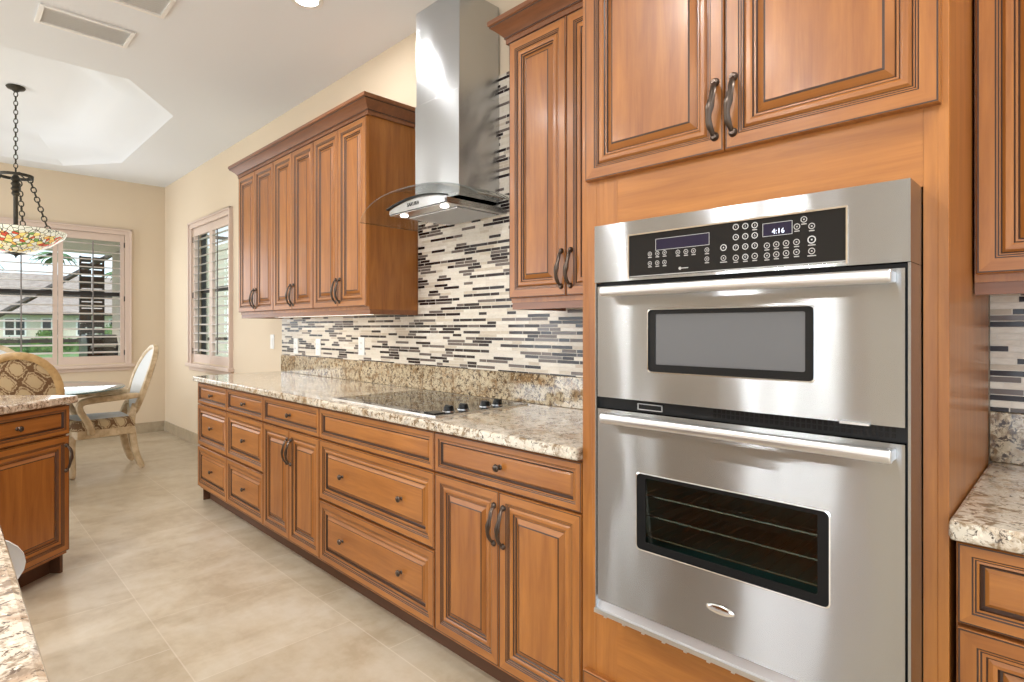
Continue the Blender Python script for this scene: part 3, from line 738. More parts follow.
# oven cavity and racks, behind the tinted glass
b = MB(); cx0, cx1, cz0, cz1, cy0, cy1 = -.80, -.345, .705, .925, -.7275, -.35
b.quad([(cx0, cy1, cz0), (cx1, cy1, cz0), (cx1, cy1, cz1), (cx0, cy1, cz1)], 'oven_in')
for x in (cx0, cx1): b.quad([(x, cy0, cz0), (x, cy1, cz0), (x, cy1, cz1), (x, cy0, cz1)], 'oven_in')
for z in (cz0, cz1): b.quad([(cx0, cy0, z), (cx1, cy0, z), (cx1, cy1, z), (cx0, cy1, z)], 'oven_in')
L(b).build('oven_cavity', ov)
for z in (.748, .800, .850):
    b = MB(); b.tube([(cx0 + .01, -.722, z), (cx1 - .01, -.722, z)], .0022, 'chrome'); b.tube([(cx0 + .01, -.38, z), (cx1 - .01, -.38, z)], .0022, 'chrome')
    for i in range(15):
        x = cx0 + .02 + i * .0297; b.tube([(x, -.722, z + .003), (x, -.38, z + .003)], .0013, 'chrome', 5)
    L(b).build('oven_rack', ov)
# bottom trim
b = MB(); b.prism([(-.7410, .517), (-.7290, .552), (-.642, .552), (-.642, .517)], lambda p, a: (a, p[0], p[1]), XL, XR, 'satin')
b.box(XL, XR, -.748, -.738, .515, .526, 'satin')
for i in range(12): b.box(XL + .03 + i * .057, XL + .038 + i * .057, -.746, -.738, .510, .516, 'satin')
L(b).build('bottom_trim', ov)

# fix: the body must not fill the cavity (upper body starts above it)
# ---------------------------------------------------------------- range hood
hx = -2.232; hd = thing('range_hood', 'stainless chimney range hood with curved glass canopy', 'range hood', (hx, 0, 1.80))
b = MB(); b.box(-.174, .174, -.270, -.0095, .09, .590, 'steel_hood'); b.build('chimney', hd, bevel=.002)
b = MB(); b.box(-.170, .170, -.266, -.0095, .5905, 1.065, 'steel_hood'); b.build('chimney_extension', hd, bevel=.002)
def arch(x, hw=.467, z0=.028, h=.088): return z0 + h * max(0, 1 - abs(x / hw) ** 2.6) ** .75
# body with an arched front
b = MB(); N = 16; pts = [(-.226 + .452 * i / N) for i in range(N + 1)]
top = [(x, .055 + .030 * (1 - (x / .226) ** 2)) for x in pts]
loop = [(-.226, .030)] + [(.226, .030)] + top[::-1]
b.prism(loop, lambda p, a: (p[0], a, p[1]), -.385, -.0095, 'steel_hood')
bd_ = b.build('hood_body', hd)
MB().box(-.225, .225, -.384, -.0095, .0285, .0298, 'satin').build('underside_plate', hd)
b = MB(); b.box(-.20, .20, -.30, -.04, .026, .0285, 'mesh'); fl = b.build('grease_filter', hd)
b = MB()
for i in range(20): b.box(-.19, .19, -.295 + i * .0128, -.290 + i * .0128, .0235, .026, 'satin')
b.build('filter_mesh', fl)
b = MB(); P = [(x, .056 + .030 * (1 - (x / .228) ** 2)) for x in pts]
b.prism([(x, z + .007) for x, z in P] + [(x, z) for x, z in P[::-1]], lambda p, a: (p[0] * 1.05, a, p[1]), -.400, -.384, 'black'); b.build('front_trim', hd)
b = MB(); b.prism([(-.222, .033), (.222, .033)] + [(x * .98, z - .004) for x, z in top[::-1]], lambda p, a: (p[0], a, p[1]), -.392, -.3855, 'steel_hood'); fp = b.build('front_panel', hd)
text_mesh('hood_lettering', 'SAKURA', .026, 'black', fp, (-.02, -.3928, .058), (R(90), 0, 0))
for sx in (-.16, .16):
    b = MB(); b.lathe([(0, .0), (.018, .0), (.020, .004), (.020, .008)], (sx, -.345, .0225), 'lamp', 20); b.build('hood_lamp', hd)
# curved glass canopy
b = MB(); N = 32; xs = [-.467 + .934 * i / N for i in range(N + 1)]; th = .006
yf = lambda x: -.415 - .055 * (1 - (x / .467) ** 2)
for i in range(N):
    a, c_ = xs[i], xs[i + 1]; za, zc = arch(a), arch(c_); ya, yc = yf(a), yf(c_); yb = -.03
    b.quad([(a, ya, za), (c_, yc, zc), (c_, yb, zc), (a, yb, za)], 'hglass'); b.quad([(a, ya, za - th), (a, yb, za - th), (c_, yb, zc - th), (c_, yc, zc - th)], 'hglass')
    b.quad([(a, ya, za), (a, ya, za - th), (c_, yc, zc - th), (c_, yc, zc)], 'hedge'); b.quad([(a, yb, za), (c_, yb, zc), (c_, yb, zc - th), (a, yb, za - th)], 'hedge')
for x in (-.467, .467): b.quad([(x, yf(x), arch(x)), (x, -.03, arch(x)), (x, -.03, arch(x) - th), (x, yf(x), arch(x) - th)], 'hedge')
b.build('glass_canopy', hd, smooth=40)

# ---------------------------------------------------------------- cooktop
ck = thing('cooktop', 'black glass cooktop with four knobs set in the granite counter', 'cooktop', (-2.225, -.335, .918))
MB().box(-.418, .418, -.262, .262, 0, .006, 'ceram').build('cooktop_glass', ck, bevel=.002)
b = MB()
for (x0, x1, y0, y1) in ((-.420, .420, -.264, -.2615), (-.420, .420, .2615, .264), (-.420, -.4175, -.264, .264), (.4175, .420, -.264, .264)): b.box(x0, x1, y0, y1, 0, .0055, 'satin')
b.build('edge_trim', ck)
for (x, y, r) in ((-.27, -.12, .085), (-.27, .13, .105), (.04, -.12, .105), (.04, .13, .080)):
    b = MB(); n = 40
    for rr in (r, r * .62):
        for i in range(n):
            a, c_ = 2 * math.pi * i / n, 2 * math.pi * (i + 1) / n; r2 = rr - .0022
            b.quad([(x + rr * math.cos(a), y + rr * math.sin(a), .0063), (x + rr * math.cos(c_), y + rr * math.sin(c_), .0063), (x + r2 * math.cos(c_), y + r2 * math.sin(c_), .0063), (x + r2 * math.cos(a), y + r2 * math.sin(a), .0063)], 'mark')
    b.build('burner_ring', ck)
b = MB().box(.315, .385, -.245, -.19, .006, .0095, 'black').build('hot_surface_panel', ck, bevel=.001)
for y in (-.145, -.065, .060, .135):
    b = MB(); b.lathe([(.024, 0), (.024, .004), (.0215, .006), (.020, .019), (.018, .022), (0, .022)], (.352, y, .006), 'black', 24); b.box(.352 - .019, .352 + .019, y - .004, y + .004, .0275, .031, 'black')
    b.lathe([(.026, 0), (.026, .003), (.024, .0035)], (.352, y, .0062), 'satin', 24)
    b.build('control_knob', ck, smooth=40)

# ---------------------------------------------------------------- switches and outlets
def plate(name, x, z, y, w_, h, kind, label, cat):
    t = thing(name, label, cat, (x, y, z))
    MB().box(-w_ / 2, w_ / 2, -.006, 0, -h / 2, h / 2, 'white').build('wall_plate', t, bevel=.002)
    if kind == 'rocker': MB().box(-.016, .016, -.009, -.006, -.032, .032, 'white').build('rocker', t, bevel=.001)
    else:
        for dz in (-.02, .02):
            b = MB(); b.lathe([(0, -.0085), (.015, -.0085), (.016, -.006)], (0, 0, dz), 'white', 20, 'y')
            b.box(-.007, -.0045, -.0089, -.0084, dz - .002, dz + .006, 'black'); b.box(.0045, .007, -.0089, -.0084, dz - .002, dz + .006, 'black'); b.build('socket', t)
plate('light_switch', -4.82, 1.155, 0, .075, .12, 'rocker', 'white light switch on the beige wall beside the window', 'switch')
plate('wall_outlet', -4.35, 1.13, -.009, .075, .12, 'socket', 'white outlet on the mosaic, nearest the window', 'outlet')
plate('wall_outlet', -3.98, 1.13, -.009, .075, .12, 'socket', 'white outlet on the mosaic, second from the window', 'outlet')
plate('wall_outlet', -3.37, 1.15, -.009, .075, .12, 'socket', 'white outlet on the mosaic closest to the range hood', 'outlet')

# ---------------------------------------------------------------- ceiling fittings
DL = [(-2.92, -.60), (-1.50, -2.25), (-1.50, -3.05), (-1.50, -3.85), (-3.1, -2.3), (-3.1, -3.7), (.4, -1.1), (.6, -3.2), (-4.9, -3.6), (-6.6, -3.9)]  # hood-end can, then a row read off oven streaks; the others are added fill
for i, (x, y) in enumerate(DL):
    t = thing('recessed_downlight', 'lit recessed downlight in the ceiling above the hood end of the upper cabinets' if i == 0 else 'unseen recessed ceiling downlight lighting the room', 'light', (x, y, ZC), 0, None if i == 0 else 'downlights behind and above the camera')
    b = MB(); b.lathe([(.058, -.002), (.070, -.006), (.082, -.004), (.084, 0)], (0, 0, 0), 'white', 28); b.build('trim_ring', t, smooth=40)
    b = MB(); b.lathe([(0, -.002), (.058, -.002)], (0, 0, 0), 'lamp', 28); b.build('lens', t)
    light('downlight_lamp', 'AREA', (x, y, ZC - .012), (0, 0, 0), 25 if i else 9, (.98, .975, .96), shape='DISK', size=.12)
def vent(x0, x1, y0, y1, label):
    t = thing('air_vent', label, 'vent', ((x0 + x1) / 2, (y0 + y1) / 2, ZC)); w_, h = (x1 - x0) / 2, (y1 - y0) / 2; f_ = .022
    b = MB(); b.box(-w_, w_, -h, -h + f_, -.010, -.0005, 'white'); b.box(-w_, w_, h - f_, h, -.010, -.0005, 'white'); b.box(-w_, -w_ + f_, -h + f_, h - f_, -.010, -.0005, 'white'); b.box(w_ - f_, w_, -h + f_, h - f_, -.010, -.0005, 'white')
    b.build('vent_frame', t, bevel=.002)
    b = MB(); n = 9
    for i in range(n):
        x = -w_ + f_ + (i + .5) * (2 * w_ - 2 * f_) / n
        b.quad([(x - .008, -h + f_, -.0025), (x - .008, h - f_, -.0025), (x + .006, h - f_, -.006), (x + .006, -h + f_, -.006)], 'white')
    b.box(-w_ + f_, w_ - f_, -h + f_, h - f_, -.0012, -.0004, 'white')
    b.build('vent_slats', t)
vent(-4.20, -3.95, -1.60, -1.16, 'white ceiling air vent in front of the tray ceiling')
vent(-3.65, -3.40, -1.50, -1.09, 'white ceiling air vent cut off by the top picture edge')

# ---------------------------------------------------------------- table, chairs, pendant
TX, TY = -6.20, -1.55
tb = thing('dining_table', 'round glass-topped dining table by the shuttered windows', 'table', (TX, TY, 0))
b = MB(); b.lathe([(0, .750), (.752, .750), (.757, .7525)], (0, 0, 0), 'tglass', 72); b.lathe([(.757, .7525), (.760, .757), (.757, .7615)], (0, 0, 0), 'gedge', 72); b.lathe([(.757, .7615), (.752, .764), (0, .764)], (0, 0, 0), 'tglass', 72)
# drop the caps that lathe adds between bands
b.build('glass_top', tb, smooth=30)
b = MB(); b.lathe([(.30, 0), (.30, .04), (.22, .08), (.12, .14), (.09, .25), (.13, .38), (.15, .46), (.11, .56), (.10, .62), (.20, .70), (.24, .735), (.24, .749), (0, .749)], (0, 0, 0), 'chair', 32); b.build('pedestal', tb, smooth=40)

def chair(loc, rz, label, cm='chair', arms=True, backfab='damask'):
    """local: faces +x, seat centre at the origin"""
    t = thing('dining_chair', label, 'chair', loc, rz, 'carved dining chairs around the glass table')
    # seat rail
    def rr(w0, w1, d, n=6):   # front wider than back, rounded
        P = []
        for i in range(n + 1):
            a = -90 + 180 * i / n; P.append((d / 2 - .06 + .06 * math.cos(R(a)), math.copysign(1, a or 1) * 0 + (w0 / 2) * math.sin(R(a))))
        P += [(-d / 2, w1 / 2), (-d / 2, -w1 / 2)]
        return P
    P = rr(.54, .44, .48)
    b = MB(); b.prism(P, lambda p, a: (p[0], p[1], a), .335, .405, cm); b.build('seat_rail', t, bevel=.006)
    b = MB(); lv = [(0, .402), (.004, .42), (.0, .452), (-.02, .475), (-.07, .490)]
    n = len(P); i0 = 0
    rings = [[(p[0] * (1 + o_ * 2), p[1] * (1 + o_ * 2), z) for p in P] for o_, z in lv]
    for A, B in zip(rings, rings[1:]):
        for j in range(n): b.quad([A[j], A[(j + 1) % n], B[(j + 1) % n], B[j]], 'damask')
    b.quad(rings[-1], 'linen'); b.build('seat_cushion', t, smooth=60)
    sq = [(-.034, -.034), (.034, -.034), (.034, .034), (-.034, .034)]
    for sy in (-1, 1):   # cabriole front legs
        path = [(.205, sy * .215, .37), (.222, sy * .232, .30), (.218, sy * .228, .20), (.202, sy * .212, .10), (.204, sy * .214, .03), (.216, sy * .226, 0)]
        b = MB(); b.sweep(path, sq, cm, up=(1, 0, 0), scales=[1.1, 1.1, .95, .75, .75, .9]); b.build('leg', t, smooth=60, sub=1)
    for sy in (-1, 1):   # sabre rear legs
        path = [(-.215, sy * .185, .42), (-.222, sy * .185, .34), (-.235, sy * .187, .22), (-.265, sy * .19, .10), (-.310, sy * .195, 0)]
        b = MB(); b.sweep(path, sq, cm, up=(1, 0, 0), scales=[1.1, 1.1, 1.0, .9, .9]); b.build('leg', t, smooth=60, sub=1)
    # oval back, raked
    rake = R(17); cz = .795; rx, rz_ = .240, .295; N = 40
    def bp(y, z, off=0):   # local back plane
        h = z - .45; return (-.215 - h * math.tan(rake) - .05 * (1 - (y / .27) ** 2) * .6 + off, y, z)
    path = [bp(rx * math.sin(2 * math.pi * i / N), cz + rz_ * math.cos(2 * math.pi * i / N)) for i in range(N)]
    b = MB(); b.sweep(path, [(-.024, -.018), (-.008, -.026), (.010, -.026), (.024, -.018), (.024, .018), (.008, .024), (-.008, .024), (-.024, .018)], cm, closed=True, up=(1, 0, 0)); b.build('backrest_frame', t, smooth=45)
    b = MB(); sx, sz = rx - .018, rz_ - .018
    for off, mt in ((.014, 'linen'), (-.014, backfab)):
        b2 = []
        for i in range(N):
            a = 2 * math.pi * i / N; b2.append(bp(sx * math.sin(a), cz + sz * math.cos(a), off))
        mid = [bp(sx * .55 * math.sin(2 * math.pi * i / N), cz + sz * .55 * math.cos(2 * math.pi * i / N), off * 1.9) for i in range(N)]
        ctr = bp(0, cz, off * 2)
        for i in range(N):
            j = (i + 1) % N; b.quad([b2[i], b2[j], mid[j], mid[i]], mt); b.quad([mid[i], mid[j], ctr], mt)
    b.build('backrest_panel', t, smooth=60)
    b = MB()
    for sy in (-1, 1): b = MB(); b.sweep([(-.205, sy * .185, .36), (-.220, sy * .17, .46), (-.240, sy * .150, .545), (-.252, sy * .13, .58)], sq, cm, up=(1, 0, 0), scales=[.85, .8, .65, .6]); b.build('back_support', t, smooth=60)
    if arms:
        for sy in (-1, 1):
            path = [(-.290, sy * .215, .665), (-.24, sy * .255, .675), (-.15, sy * .285, .672), (0, sy * .292, .668), (.12, sy * .288, .660), (.165, sy * .286, .640), (.175, sy * .285, .600), (.150, sy * .280, .540), (.105, sy * .272, .470), (.085, sy * .270, .410), (.085, sy * .268, .355)]
            b = MB(); b.sweep(path, [(-.026, -.020), (.026, -.020), (.030, 0), (.022, .020), (-.022, .020), (-.030, 0)], cm, up=(0, 1, 0), scales=[.8, .9, 1, 1.1, 1.15, 1.1, 1.0, .9, .9, 1.0, 1.2]); b.build('armrest', t, smooth=60, sub=1)
    return t
chair((-6.20, -.985, 0), R(-90), 'cream armchair at the right side of the glass table, seen from its side')
chair((-5.36, -1.625, 0), R(180), 'golden cream chair with patterned back turned to the island, its top above the granite', 'chair2', False)
chair((-7.05, -1.62, 0), R(0), 'chair beyond the glass table, its rounded back seen against the window', 'chair')

pl_ = thing('pendant_light', 'stained glass bowl pendant hanging on a chain over the table', 'pendant lamp', (-6.20, -1.535, 0))
CZ = ZC + .239
b = MB(); b.lathe([(0, 0), (.060, 0), (.064, -.008), (.056, -.020), (.030, -.030), (.012, -.045), (0, -.045)], (0, 0, CZ), 'iron', 28); b.build('canopy', pl_, smooth=40)
def chain(b, p0, p1, link=.045, r=.0035, hw=.013):
    p0, p1 = Vector(p0), Vector(p1); d = p1 - p0; n = max(2, int(d.length / (link * .78))); ax = d.normalized()
    s1 = ax.cross(Vector((0.3, 1, .1))).normalized(); s2 = ax.cross(s1)
    for i in range(n):
        c = p0 + d * ((i + .5) / n); sd = s1 if i % 2 else s2
        path = [tuple(c + ax * (link / 2) * math.cos(2 * math.pi * k / 10) + sd * hw * math.sin(2 * math.pi * k / 10)) for k in range(10)]
        b.tube(path, r, 'iron', 5, closed=True, up=tuple(ax.cross(sd)))
b = MB(); chain(b, (0, 0, CZ - .045), (0, 0, 2.545)); b.build('chain', pl_)
b = MB()
for k in range(24):
    pass
rg = [(.112 * math.cos(2 * math.pi * k / 28), .112 * math.sin(2 * math.pi * k / 28), 2.515) for k in range(28)]
b.sweep(rg, [(-.004, -.012), (.004, -.012), (.004, .012), (-.004, .012)], 'iron', closed=True)
for k in range(3):
    a = 2 * math.pi * k / 3 + .4; b.tube([(0, 0, 2.545), (.05 * math.cos(a), .05 * math.sin(a), 2.54), (.112 * math.cos(a), .112 * math.sin(a), 2.52)], .005, 'iron')
b.build('hanging_ring', pl_, smooth=40)
b = MB(); b.lathe([(0, 2.55), (.008, 2.55), (.012, 2.53), (.030, 2.50), (.034, 2.485), (.022, 2.47), (.034, 2.45), (.022, 2.43), (.034, 2.41), (.022, 2.39), (.030, 2.37), (.016, 2.35), (.016, 2.12), (.03, 2.10), (0, 2.10)], (0, 0, 0), 'iron', 16); b.build('stem', pl_, smooth=50)
for k in range(3):
    a = 2 * math.pi * k / 3 + .78; b = MB(); chain(b, (.112 * math.cos(a), .112 * math.sin(a), 2.50), (.27 * math.cos(a), .27 * math.sin(a), 2.065), .05, .005, .017); b.build('bowl_chain', pl_)
b = MB(); b.lathe([(.012, 0), (.07, .006), (.15, .034), (.23, .080), (.285, .124), (.320, .152), (.335, .190), (.329, .193), (.314, .156), (.276, .126), (.22, .085), (.14, .040), (.02, .008)], (0, 0, 0), 'tiffany', 48)
bw = b.build('glass_bowl', pl_, smooth=40); bw.location = (0, 0, 1.878)
b = MB(); b.lathe([(0, -.03), (.008, -.026), (.005, -.018), (.018, -.008), (.055, .002), (.07, .008)], (0, 0, 1.875), 'iron', 20); b.build('finial', pl_, smooth=50)
light('pendant_lamp_bulb', 'POINT', (-6.20, -1.535, 2.12), (0, 0, 0), 5, (1, .9, .75), shadow_soft_size=.05)

# ---------------------------------------------------------------- angled cabinet at the left
ang = R(47)      # the face runs from the corner P towards (cos, -sin)
Px, Py = -3.735, -1.497
dv = Vector((math.cos(ang), -math.sin(ang))); nv = Vector((math.sin(ang), math.cos(ang)))   # face direction, face normal
# local frame: x along -dv (so that -y local = face normal): rotate by rz with local -y -> nv
rz = math.atan2(-nv.y, -nv.x) - math.pi / 2        # local +y points to -nv
ex = Vector((math.cos(rz), math.sin(rz)))
W2 = .60
org = Vector((Px, Py)) - nv * .64
def angled_cab(k, kind, label):
    # ex points along -dv or dv; place the unit so its outer end sits at P
    o2 = org - ex * W2 * (1 + k) if ex.dot(dv) < 0 else org + ex * W2 * k
    root = thing('base_cabinet', label, 'cabinet', (o2.x, o2.y, 0), rz)
    MB().box(0, W2, -.620, -.025, .10, .879, 'wood').build('cabinet_body', root)
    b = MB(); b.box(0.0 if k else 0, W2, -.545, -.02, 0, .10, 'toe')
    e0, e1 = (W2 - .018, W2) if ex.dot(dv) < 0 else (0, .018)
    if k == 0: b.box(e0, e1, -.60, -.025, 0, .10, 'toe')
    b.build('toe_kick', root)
    drawer(root, G, .722, W2 - 2 * G, .15, -.62, 1)
    doors(root, G, W2 - G, .12, .715, -.62, 1, .60, 'left' if ex.dot(dv) < 0 else 'right')
    return root
angled_cab(0, 'dd', 'angled island cabinet with a drawer over a door, beside the dining chairs')
# countertop above it, rotated the same way
ct = MB()
if ex.dot(dv) < 0: ct.box(-.022, W2 + .022, -.668, .06, .880, .918, 'granite_isl')
else: ct.box(-.035, W2 * 2, -.675, .06, .880, .918, 'granite_isl')
b0 = org - ex * W2 if ex.dot(dv) < 0 else org
ct_o = ct.build('countertop', bevel=.008); ct_o.location = (b0.x, b0.y, 0); ct_o.rotation_euler = (0, 0, rz)
tag(ct_o, 'cream granite top of the angled island cabinet', 'countertop')

# ---------------------------------------------------------------- foreground island
t = thing('kitchen_island', 'kitchen island whose granite edge crosses the lower left corner', 'island', (-1.1, -2.5, 0))
MB().box(-1.2, .34, -.35, .20, .10, .879, 'wood').build('cabinet_body', t)
MB().box(-1.15, .29, -.30, .15, 0, .10, 'toe').build('toe_kick', t)
tag(MB().box(-2.45, -.69, -2.95, -1.9, .880, .918, 'granite_isl').build('countertop', bevel=.01), 'cream and brown granite island top in the lower left corner', 'countertop')
# white moulded stool pushed under the overhang
st_ = thing('counter_stool', 'white moulded counter stool tucked under the island top', 'stool', (-1.60, -2.06, 0))
b = MB(); b.lathe([(0, .600), (.10, .600), (.150, .612), (.165, .632), (.15, .640), (.09, .632), (0, .628)], (-.13, .05, 0), 'white', 40); b.build('seat', st_, smooth=50)
b = MB(); N = 32
rings = []
for rr_, xo in ((0, -.010), (.5, -.006), (.85, .010), (1, .026), (1, .038), (.82, .024), (.5, .008), (0, .004)):
    rings.append([(-.02 + xo, .05 + .160 * rr_ * math.cos(2 * math.pi * i / N), .777 + .085 * rr_ * math.sin(2 * math.pi * i / N)) for i in range(N)])
for A, B in zip(rings, rings[1:]):
    for i in range(N): b.quad([A[i], A[(i + 1) % N], B[(i + 1) % N], B[i]], 'white')
b.build('backrest', st_, smooth=60)
for sy in (-1, 1): b = MB(); b.tube([(-.10, .05 + sy * .07, .615), (-.03, .05 + sy * .075, .66), (-.022, .05 + sy * .075, .75)], .009, 'satin', 10); b.build('back_post', st_, smooth=50)
for sx in (-1, 1):
    for sy in (-1, 1):
        b = MB(); b.tube([(-.13 + sx * .09, .05 + sy * .09, .602), (-.13 + sx * .14, .05 + sy * .12, 0)], .011, 'satin', 10); b.build('leg', st_, smooth=50)
b = MB(); b.tube([(-.13 + .13 * math.cos(2 * math.pi * i / 24), .05 + .115 * math.sin(2 * math.pi * i / 24), .25) for i in range(24)], .006, 'satin', 8, closed=True); b.build('foot_ring', st_, smooth=50)

# ---------------------------------------------------------------- outside
g = MB().box(-130, X_BACK - .15, -60, 80, -.32, -.12, 'grass').build('lawn'); g['kind'] = 'structure'; g['label'] = 'lawn outside the windows'
g = MB().box(X_BACK - .15, 6, .15, 60, -.32, -.12, 'grass').build('lawn'); g['kind'] = 'structure'; g['label'] = 'lawn outside the narrow window'
g = MB().box(-14, X_BACK - .151, -9, 1.5, -.119, -.02, 'deck').build('lanai_deck'); g['kind'] = 'structure'; g['label'] = 'pale lanai deck'
def house(x, y0, y1, dep, zw, zr, label, wins=5, zb=-.12):
    t = thing('house', label, 'house', (x, (y0 + y1) / 2, 0)); h = (y1 - y0) / 2
    MB().box(-dep, 0, -h, h, zb, zw, 'stucco').build('wall', t)
    b = MB(); o_ = .8; rdg = min(h, dep / 2)
    A = [(-dep - o_, -h - o_, zw), (o_, -h - o_, zw), (o_, h + o_, zw), (-dep - o_, h + o_, zw)]; p0, p1 = (-dep / 2, -h + rdg * .9, zr), (-dep / 2, h - rdg * .9, zr)
    b.quad([A[0], A[1], p0], 'roof'); b.quad([A[1], A[2], p1, p0], 'roof'); b.quad([A[2], A[3], p1], 'roof'); b.quad([A[3], A[0], p0, p1], 'roof'); b.quad(A[::-1], 'stucco')
    b.build('roof', t)
    MB().box(o_ - .05, o_ + .05, -h - o_, h + o_, zw - .22, zw + .04, 'darkslat').build('gutter', t)
    for i in range(wins):
        yc = -h + (i + .5) * 2 * h / wins
        fr = MB().box(0.0, .06, yc - .75, yc + .75, .55, zw - .45, 'white').build('window_frame', t)
        MB().box(.06, .08, yc - .62, yc - .06, .68, zw - .58, 'dkglass').build('window_glass', fr); MB().box(.06, .08, yc + .06, yc + .62, .68, zw - .58, 'dkglass').build('window_glass', fr)
    return t
house(-64, -6, 16, 12, 2.6, 4.3, 'cream neighbouring house with brown tiled hip roof, seen through the shutters', 9)
house(-88, -4, 26, 14, 5.3, 8.2, 'taller tiled roof rising behind the neighbouring house', 6)
def shrub(x, y, z, r, n, label, name='shrub', sz=1.0, group=None):
    b = MB()
    for i in range(n):
        a = random.random() * 6.283; cph = random.uniform(-1, 1); rr = r * random.uniform(.75, 1.0); sp = math.sqrt(1 - cph * cph)
        c = Vector((rr * sp * math.cos(a), rr * sp * math.sin(a), rr * cph * sz)); s_ = r * random.uniform(.10, .2)
        d1 = Vector((random.gauss(0, 1), random.gauss(0, 1), random.gauss(0, 1))).normalized(); d2 = d1.cross(Vector((random.gauss(0, 1), random.gauss(0, 1), random.gauss(0, 1)))).normalized()
        b.quad([tuple(c + d1 * s_), tuple(c + d2 * s_ * .5), tuple(c - d1 * s_), tuple(c - d2 * s_ * .5)], 'leaf')
    b.lathe([(0, -r * sz * .8), (r * .5, -r * sz * .6), (r * .78, 0), (r * .5, r * sz * .6), (0, r * sz * .8)], (0, 0, 0), 'leaf', 12)
    return tag(b.build(name, origin=None), label, 'shrub', group)
def place(o, x, y, z): o.location = (x, y, z); return o
hb = MB()
for i in range(1600):
    c = Vector((random.uniform(-.5, .5), random.uniform(-11, 11), random.uniform(-.1, .75))); s_ = random.uniform(.08, .2)
    d1 = Vector((random.gauss(0, 1), random.gauss(0, 1), random.gauss(0, 1))).normalized(); d2 = d1.cross(Vector((random.gauss(0, 1), random.gauss(0, 1), 1))).normalized()
    hb.quad([tuple(c + d1 * s_), tuple(c + d2 * s_ * .6), tuple(c - d1 * s_), tuple(c - d2 * s_ * .6)], 'leaf')
hb.box(-.4, .4, -11, 11, -.12, .62, 'leaf')
place(tag(hb.build('hedge'), 'clipped green hedge running in front of the neighbouring house', 'hedge'), -40, 5, 0)
for i, (x, y, r) in enumerate([(-60, 0.5, .8), (-60, 4.2, .7), (-59, 8.5, .9)]):
    place(shrub(0, 0, 0, r, 220, ['round shrub at the far house, leftmost in the window', 'small round shrub before the middle of the far house', 'round shrub at the far house, right of the other two'][i], group='shrubs at the far house'), x, y, r - .15)
def palm(x, y, h, label):
    t = thing('palm_tree', label, 'tree', (x, y, -.12), 0, 'palm trees behind the far houses')
    MB().tube([(0, 0, 0), (.15, .1, h * .5), (.1, .2, h)], .16, 'trunk', 8).build('trunk', t, smooth=50)
    b = MB()
    for k in range(26):
        a = k * 2.4; el = random.uniform(-.2, 1.1); ln = random.uniform(2.0, 2.8); prev = None
        for j in range(7):
            q_ = j / 6; rr = ln * q_ * math.cos(el * (1 - q_)); zz = h + ln * q_ * math.sin(el) * (1 - .9 * q_) - .9 * q_ * q_
            c = Vector((.1 + rr * math.cos(a), .2 + rr * math.sin(a), zz)); wd = .34 * math.sin(math.pi * min(.95, q_ + .12)); sd = Vector((-math.sin(a), math.cos(a), -.35)) * wd; sd2 = Vector((math.sin(a), -math.cos(a), -.35)) * wd
            if prev: b.quad([prev[0], tuple(c), tuple(c + sd), prev[1]], 'palm'); b.quad([prev[0], tuple(c), tuple(c + sd2), prev[2]], 'palm')
            prev = (tuple(c), tuple(c + sd), tuple(c + sd2))
    b.build('fronds', t)
palm(-81.5, .6, 8.4, 'palm tree showing above the far roof near the pendant lamp')
palm(-81.5, 7.0, 9.4, 'palm tree over the far roof, between the other two palms')
palm(-81.5, 13.4, 8.0, 'palm tree over the far roof, farthest right of the three')
# screened lanai frame outside the dinette window
t = thing('screen_enclosure', 'dark bronze screen cage with a diagonal beam outside the window', 'screen enclosure', (-14.2, -1, 0))
for y in (-4, -1.4, 2.9, 5.5): MB().box(-.04, .04, y - .04, y + .04, -.12, 3.4, 'darkslat').build('post', t)
for z in (1.02, 3.36): MB().box(-.04, .04, -4, 5.5, z - .035, z + .035, 'darkslat').build('beam', t)
MB().tube([(0, -.35, 1.40), (0, 1.9, 3.05)], .05, 'darkslat', 4).build('roof_brace', t)
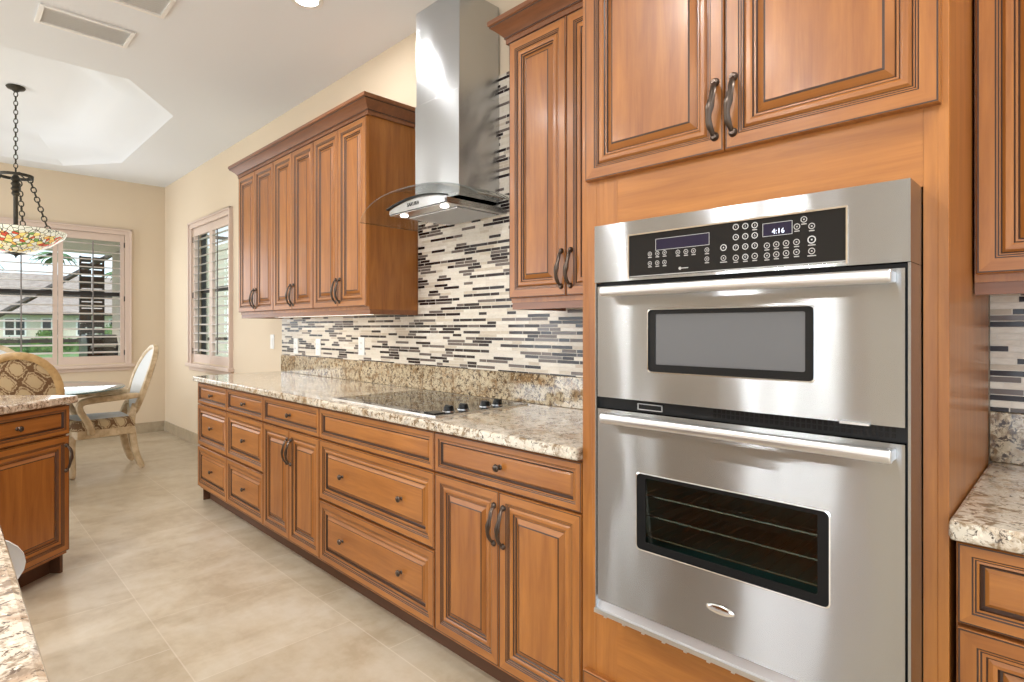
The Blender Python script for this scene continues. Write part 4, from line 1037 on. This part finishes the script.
# neighbouring part of this house beyond the window: a wing with a dark slatted column and a patio roof
t = thing('house_wing', 'tan stucco corner of the house beside the window', 'building', (-10.6, 1.2, 0))
MB().box(-.3, 2.3, -1.24, -.9, -.12, 2.7, 'tanstucco').build('wall', t)
MB().box(-.6, 2.3, -2.3, -.9, 2.45, 2.62, 'stucco').build('patio_soffit', t)
t = thing('slatted_screen', 'dark slatted privacy screen outside the right shutter', 'screen', (-11.4, -.50, -.02))
for dy in (.135, .285):
    b = MB()
    for k in range(22): b.box(-.02, .02, dy, dy + .13, .15 + k * .105, .15 + k * .105 + .085, 'darkslat')
    b.build('slat_panel', t)
b = MB(); b.box(-.03, .03, .11, .135, 0, 2.45, 'darkslat'); b.box(-.03, .03, .415, .44, 0, 2.45, 'darkslat'); b.build('screen_frame', t)
t = thing('barbecue_grill', 'black barbecue grill on the lanai outside the window', 'grill', (-9.5, -.44, -.02))
MB().box(-.28, .28, -.17, .17, .1, .90, 'darkslat').build('grill_cart', t, bevel=.01)
b = MB(); b.prism([(-.28, .90), (.28, .90), (.30, 1.05), (.18, 1.20), (-.18, 1.20), (-.30, 1.05)], lambda p, a: (p[0], a, p[1]), -.17, .17, 'black'); b.build('grill_lid', t, bevel=.01)
b = MB(); b.tube([(.29, -.13, 1.03), (.35, -.13, 1.05), (.35, .13, 1.05), (.29, .13, 1.03)], .012, 'satin', 8); b.build('lid_handle', t)
# outside the narrow window
t = thing('neighbouring_wall', 'pale stucco house wall outside the narrow window', 'building', (-11, 5.0, 0))
MB().box(-22, 2.6, 0, .3, -.12, 4.2, 'stucco').build('wall', t)
MB().box(-.05, .12, -.12, -.001, -.12, 4.1, 'darkslat').build('downpipe', t)
MB().box(-5, -3.6, -.03, -.001, .8, 2.2, 'dkglass').build('window_glass', t)
place(shrub(0, 0, 0, .8, 500, 'leafy shrub low outside the narrow window', sz=.9), -7.6, 2.6, .55)
place(shrub(0, 0, 0, .7, 400, 'second leafy shrub farther along outside the narrow window', sz=.9), -9.9, 3.6, .45)
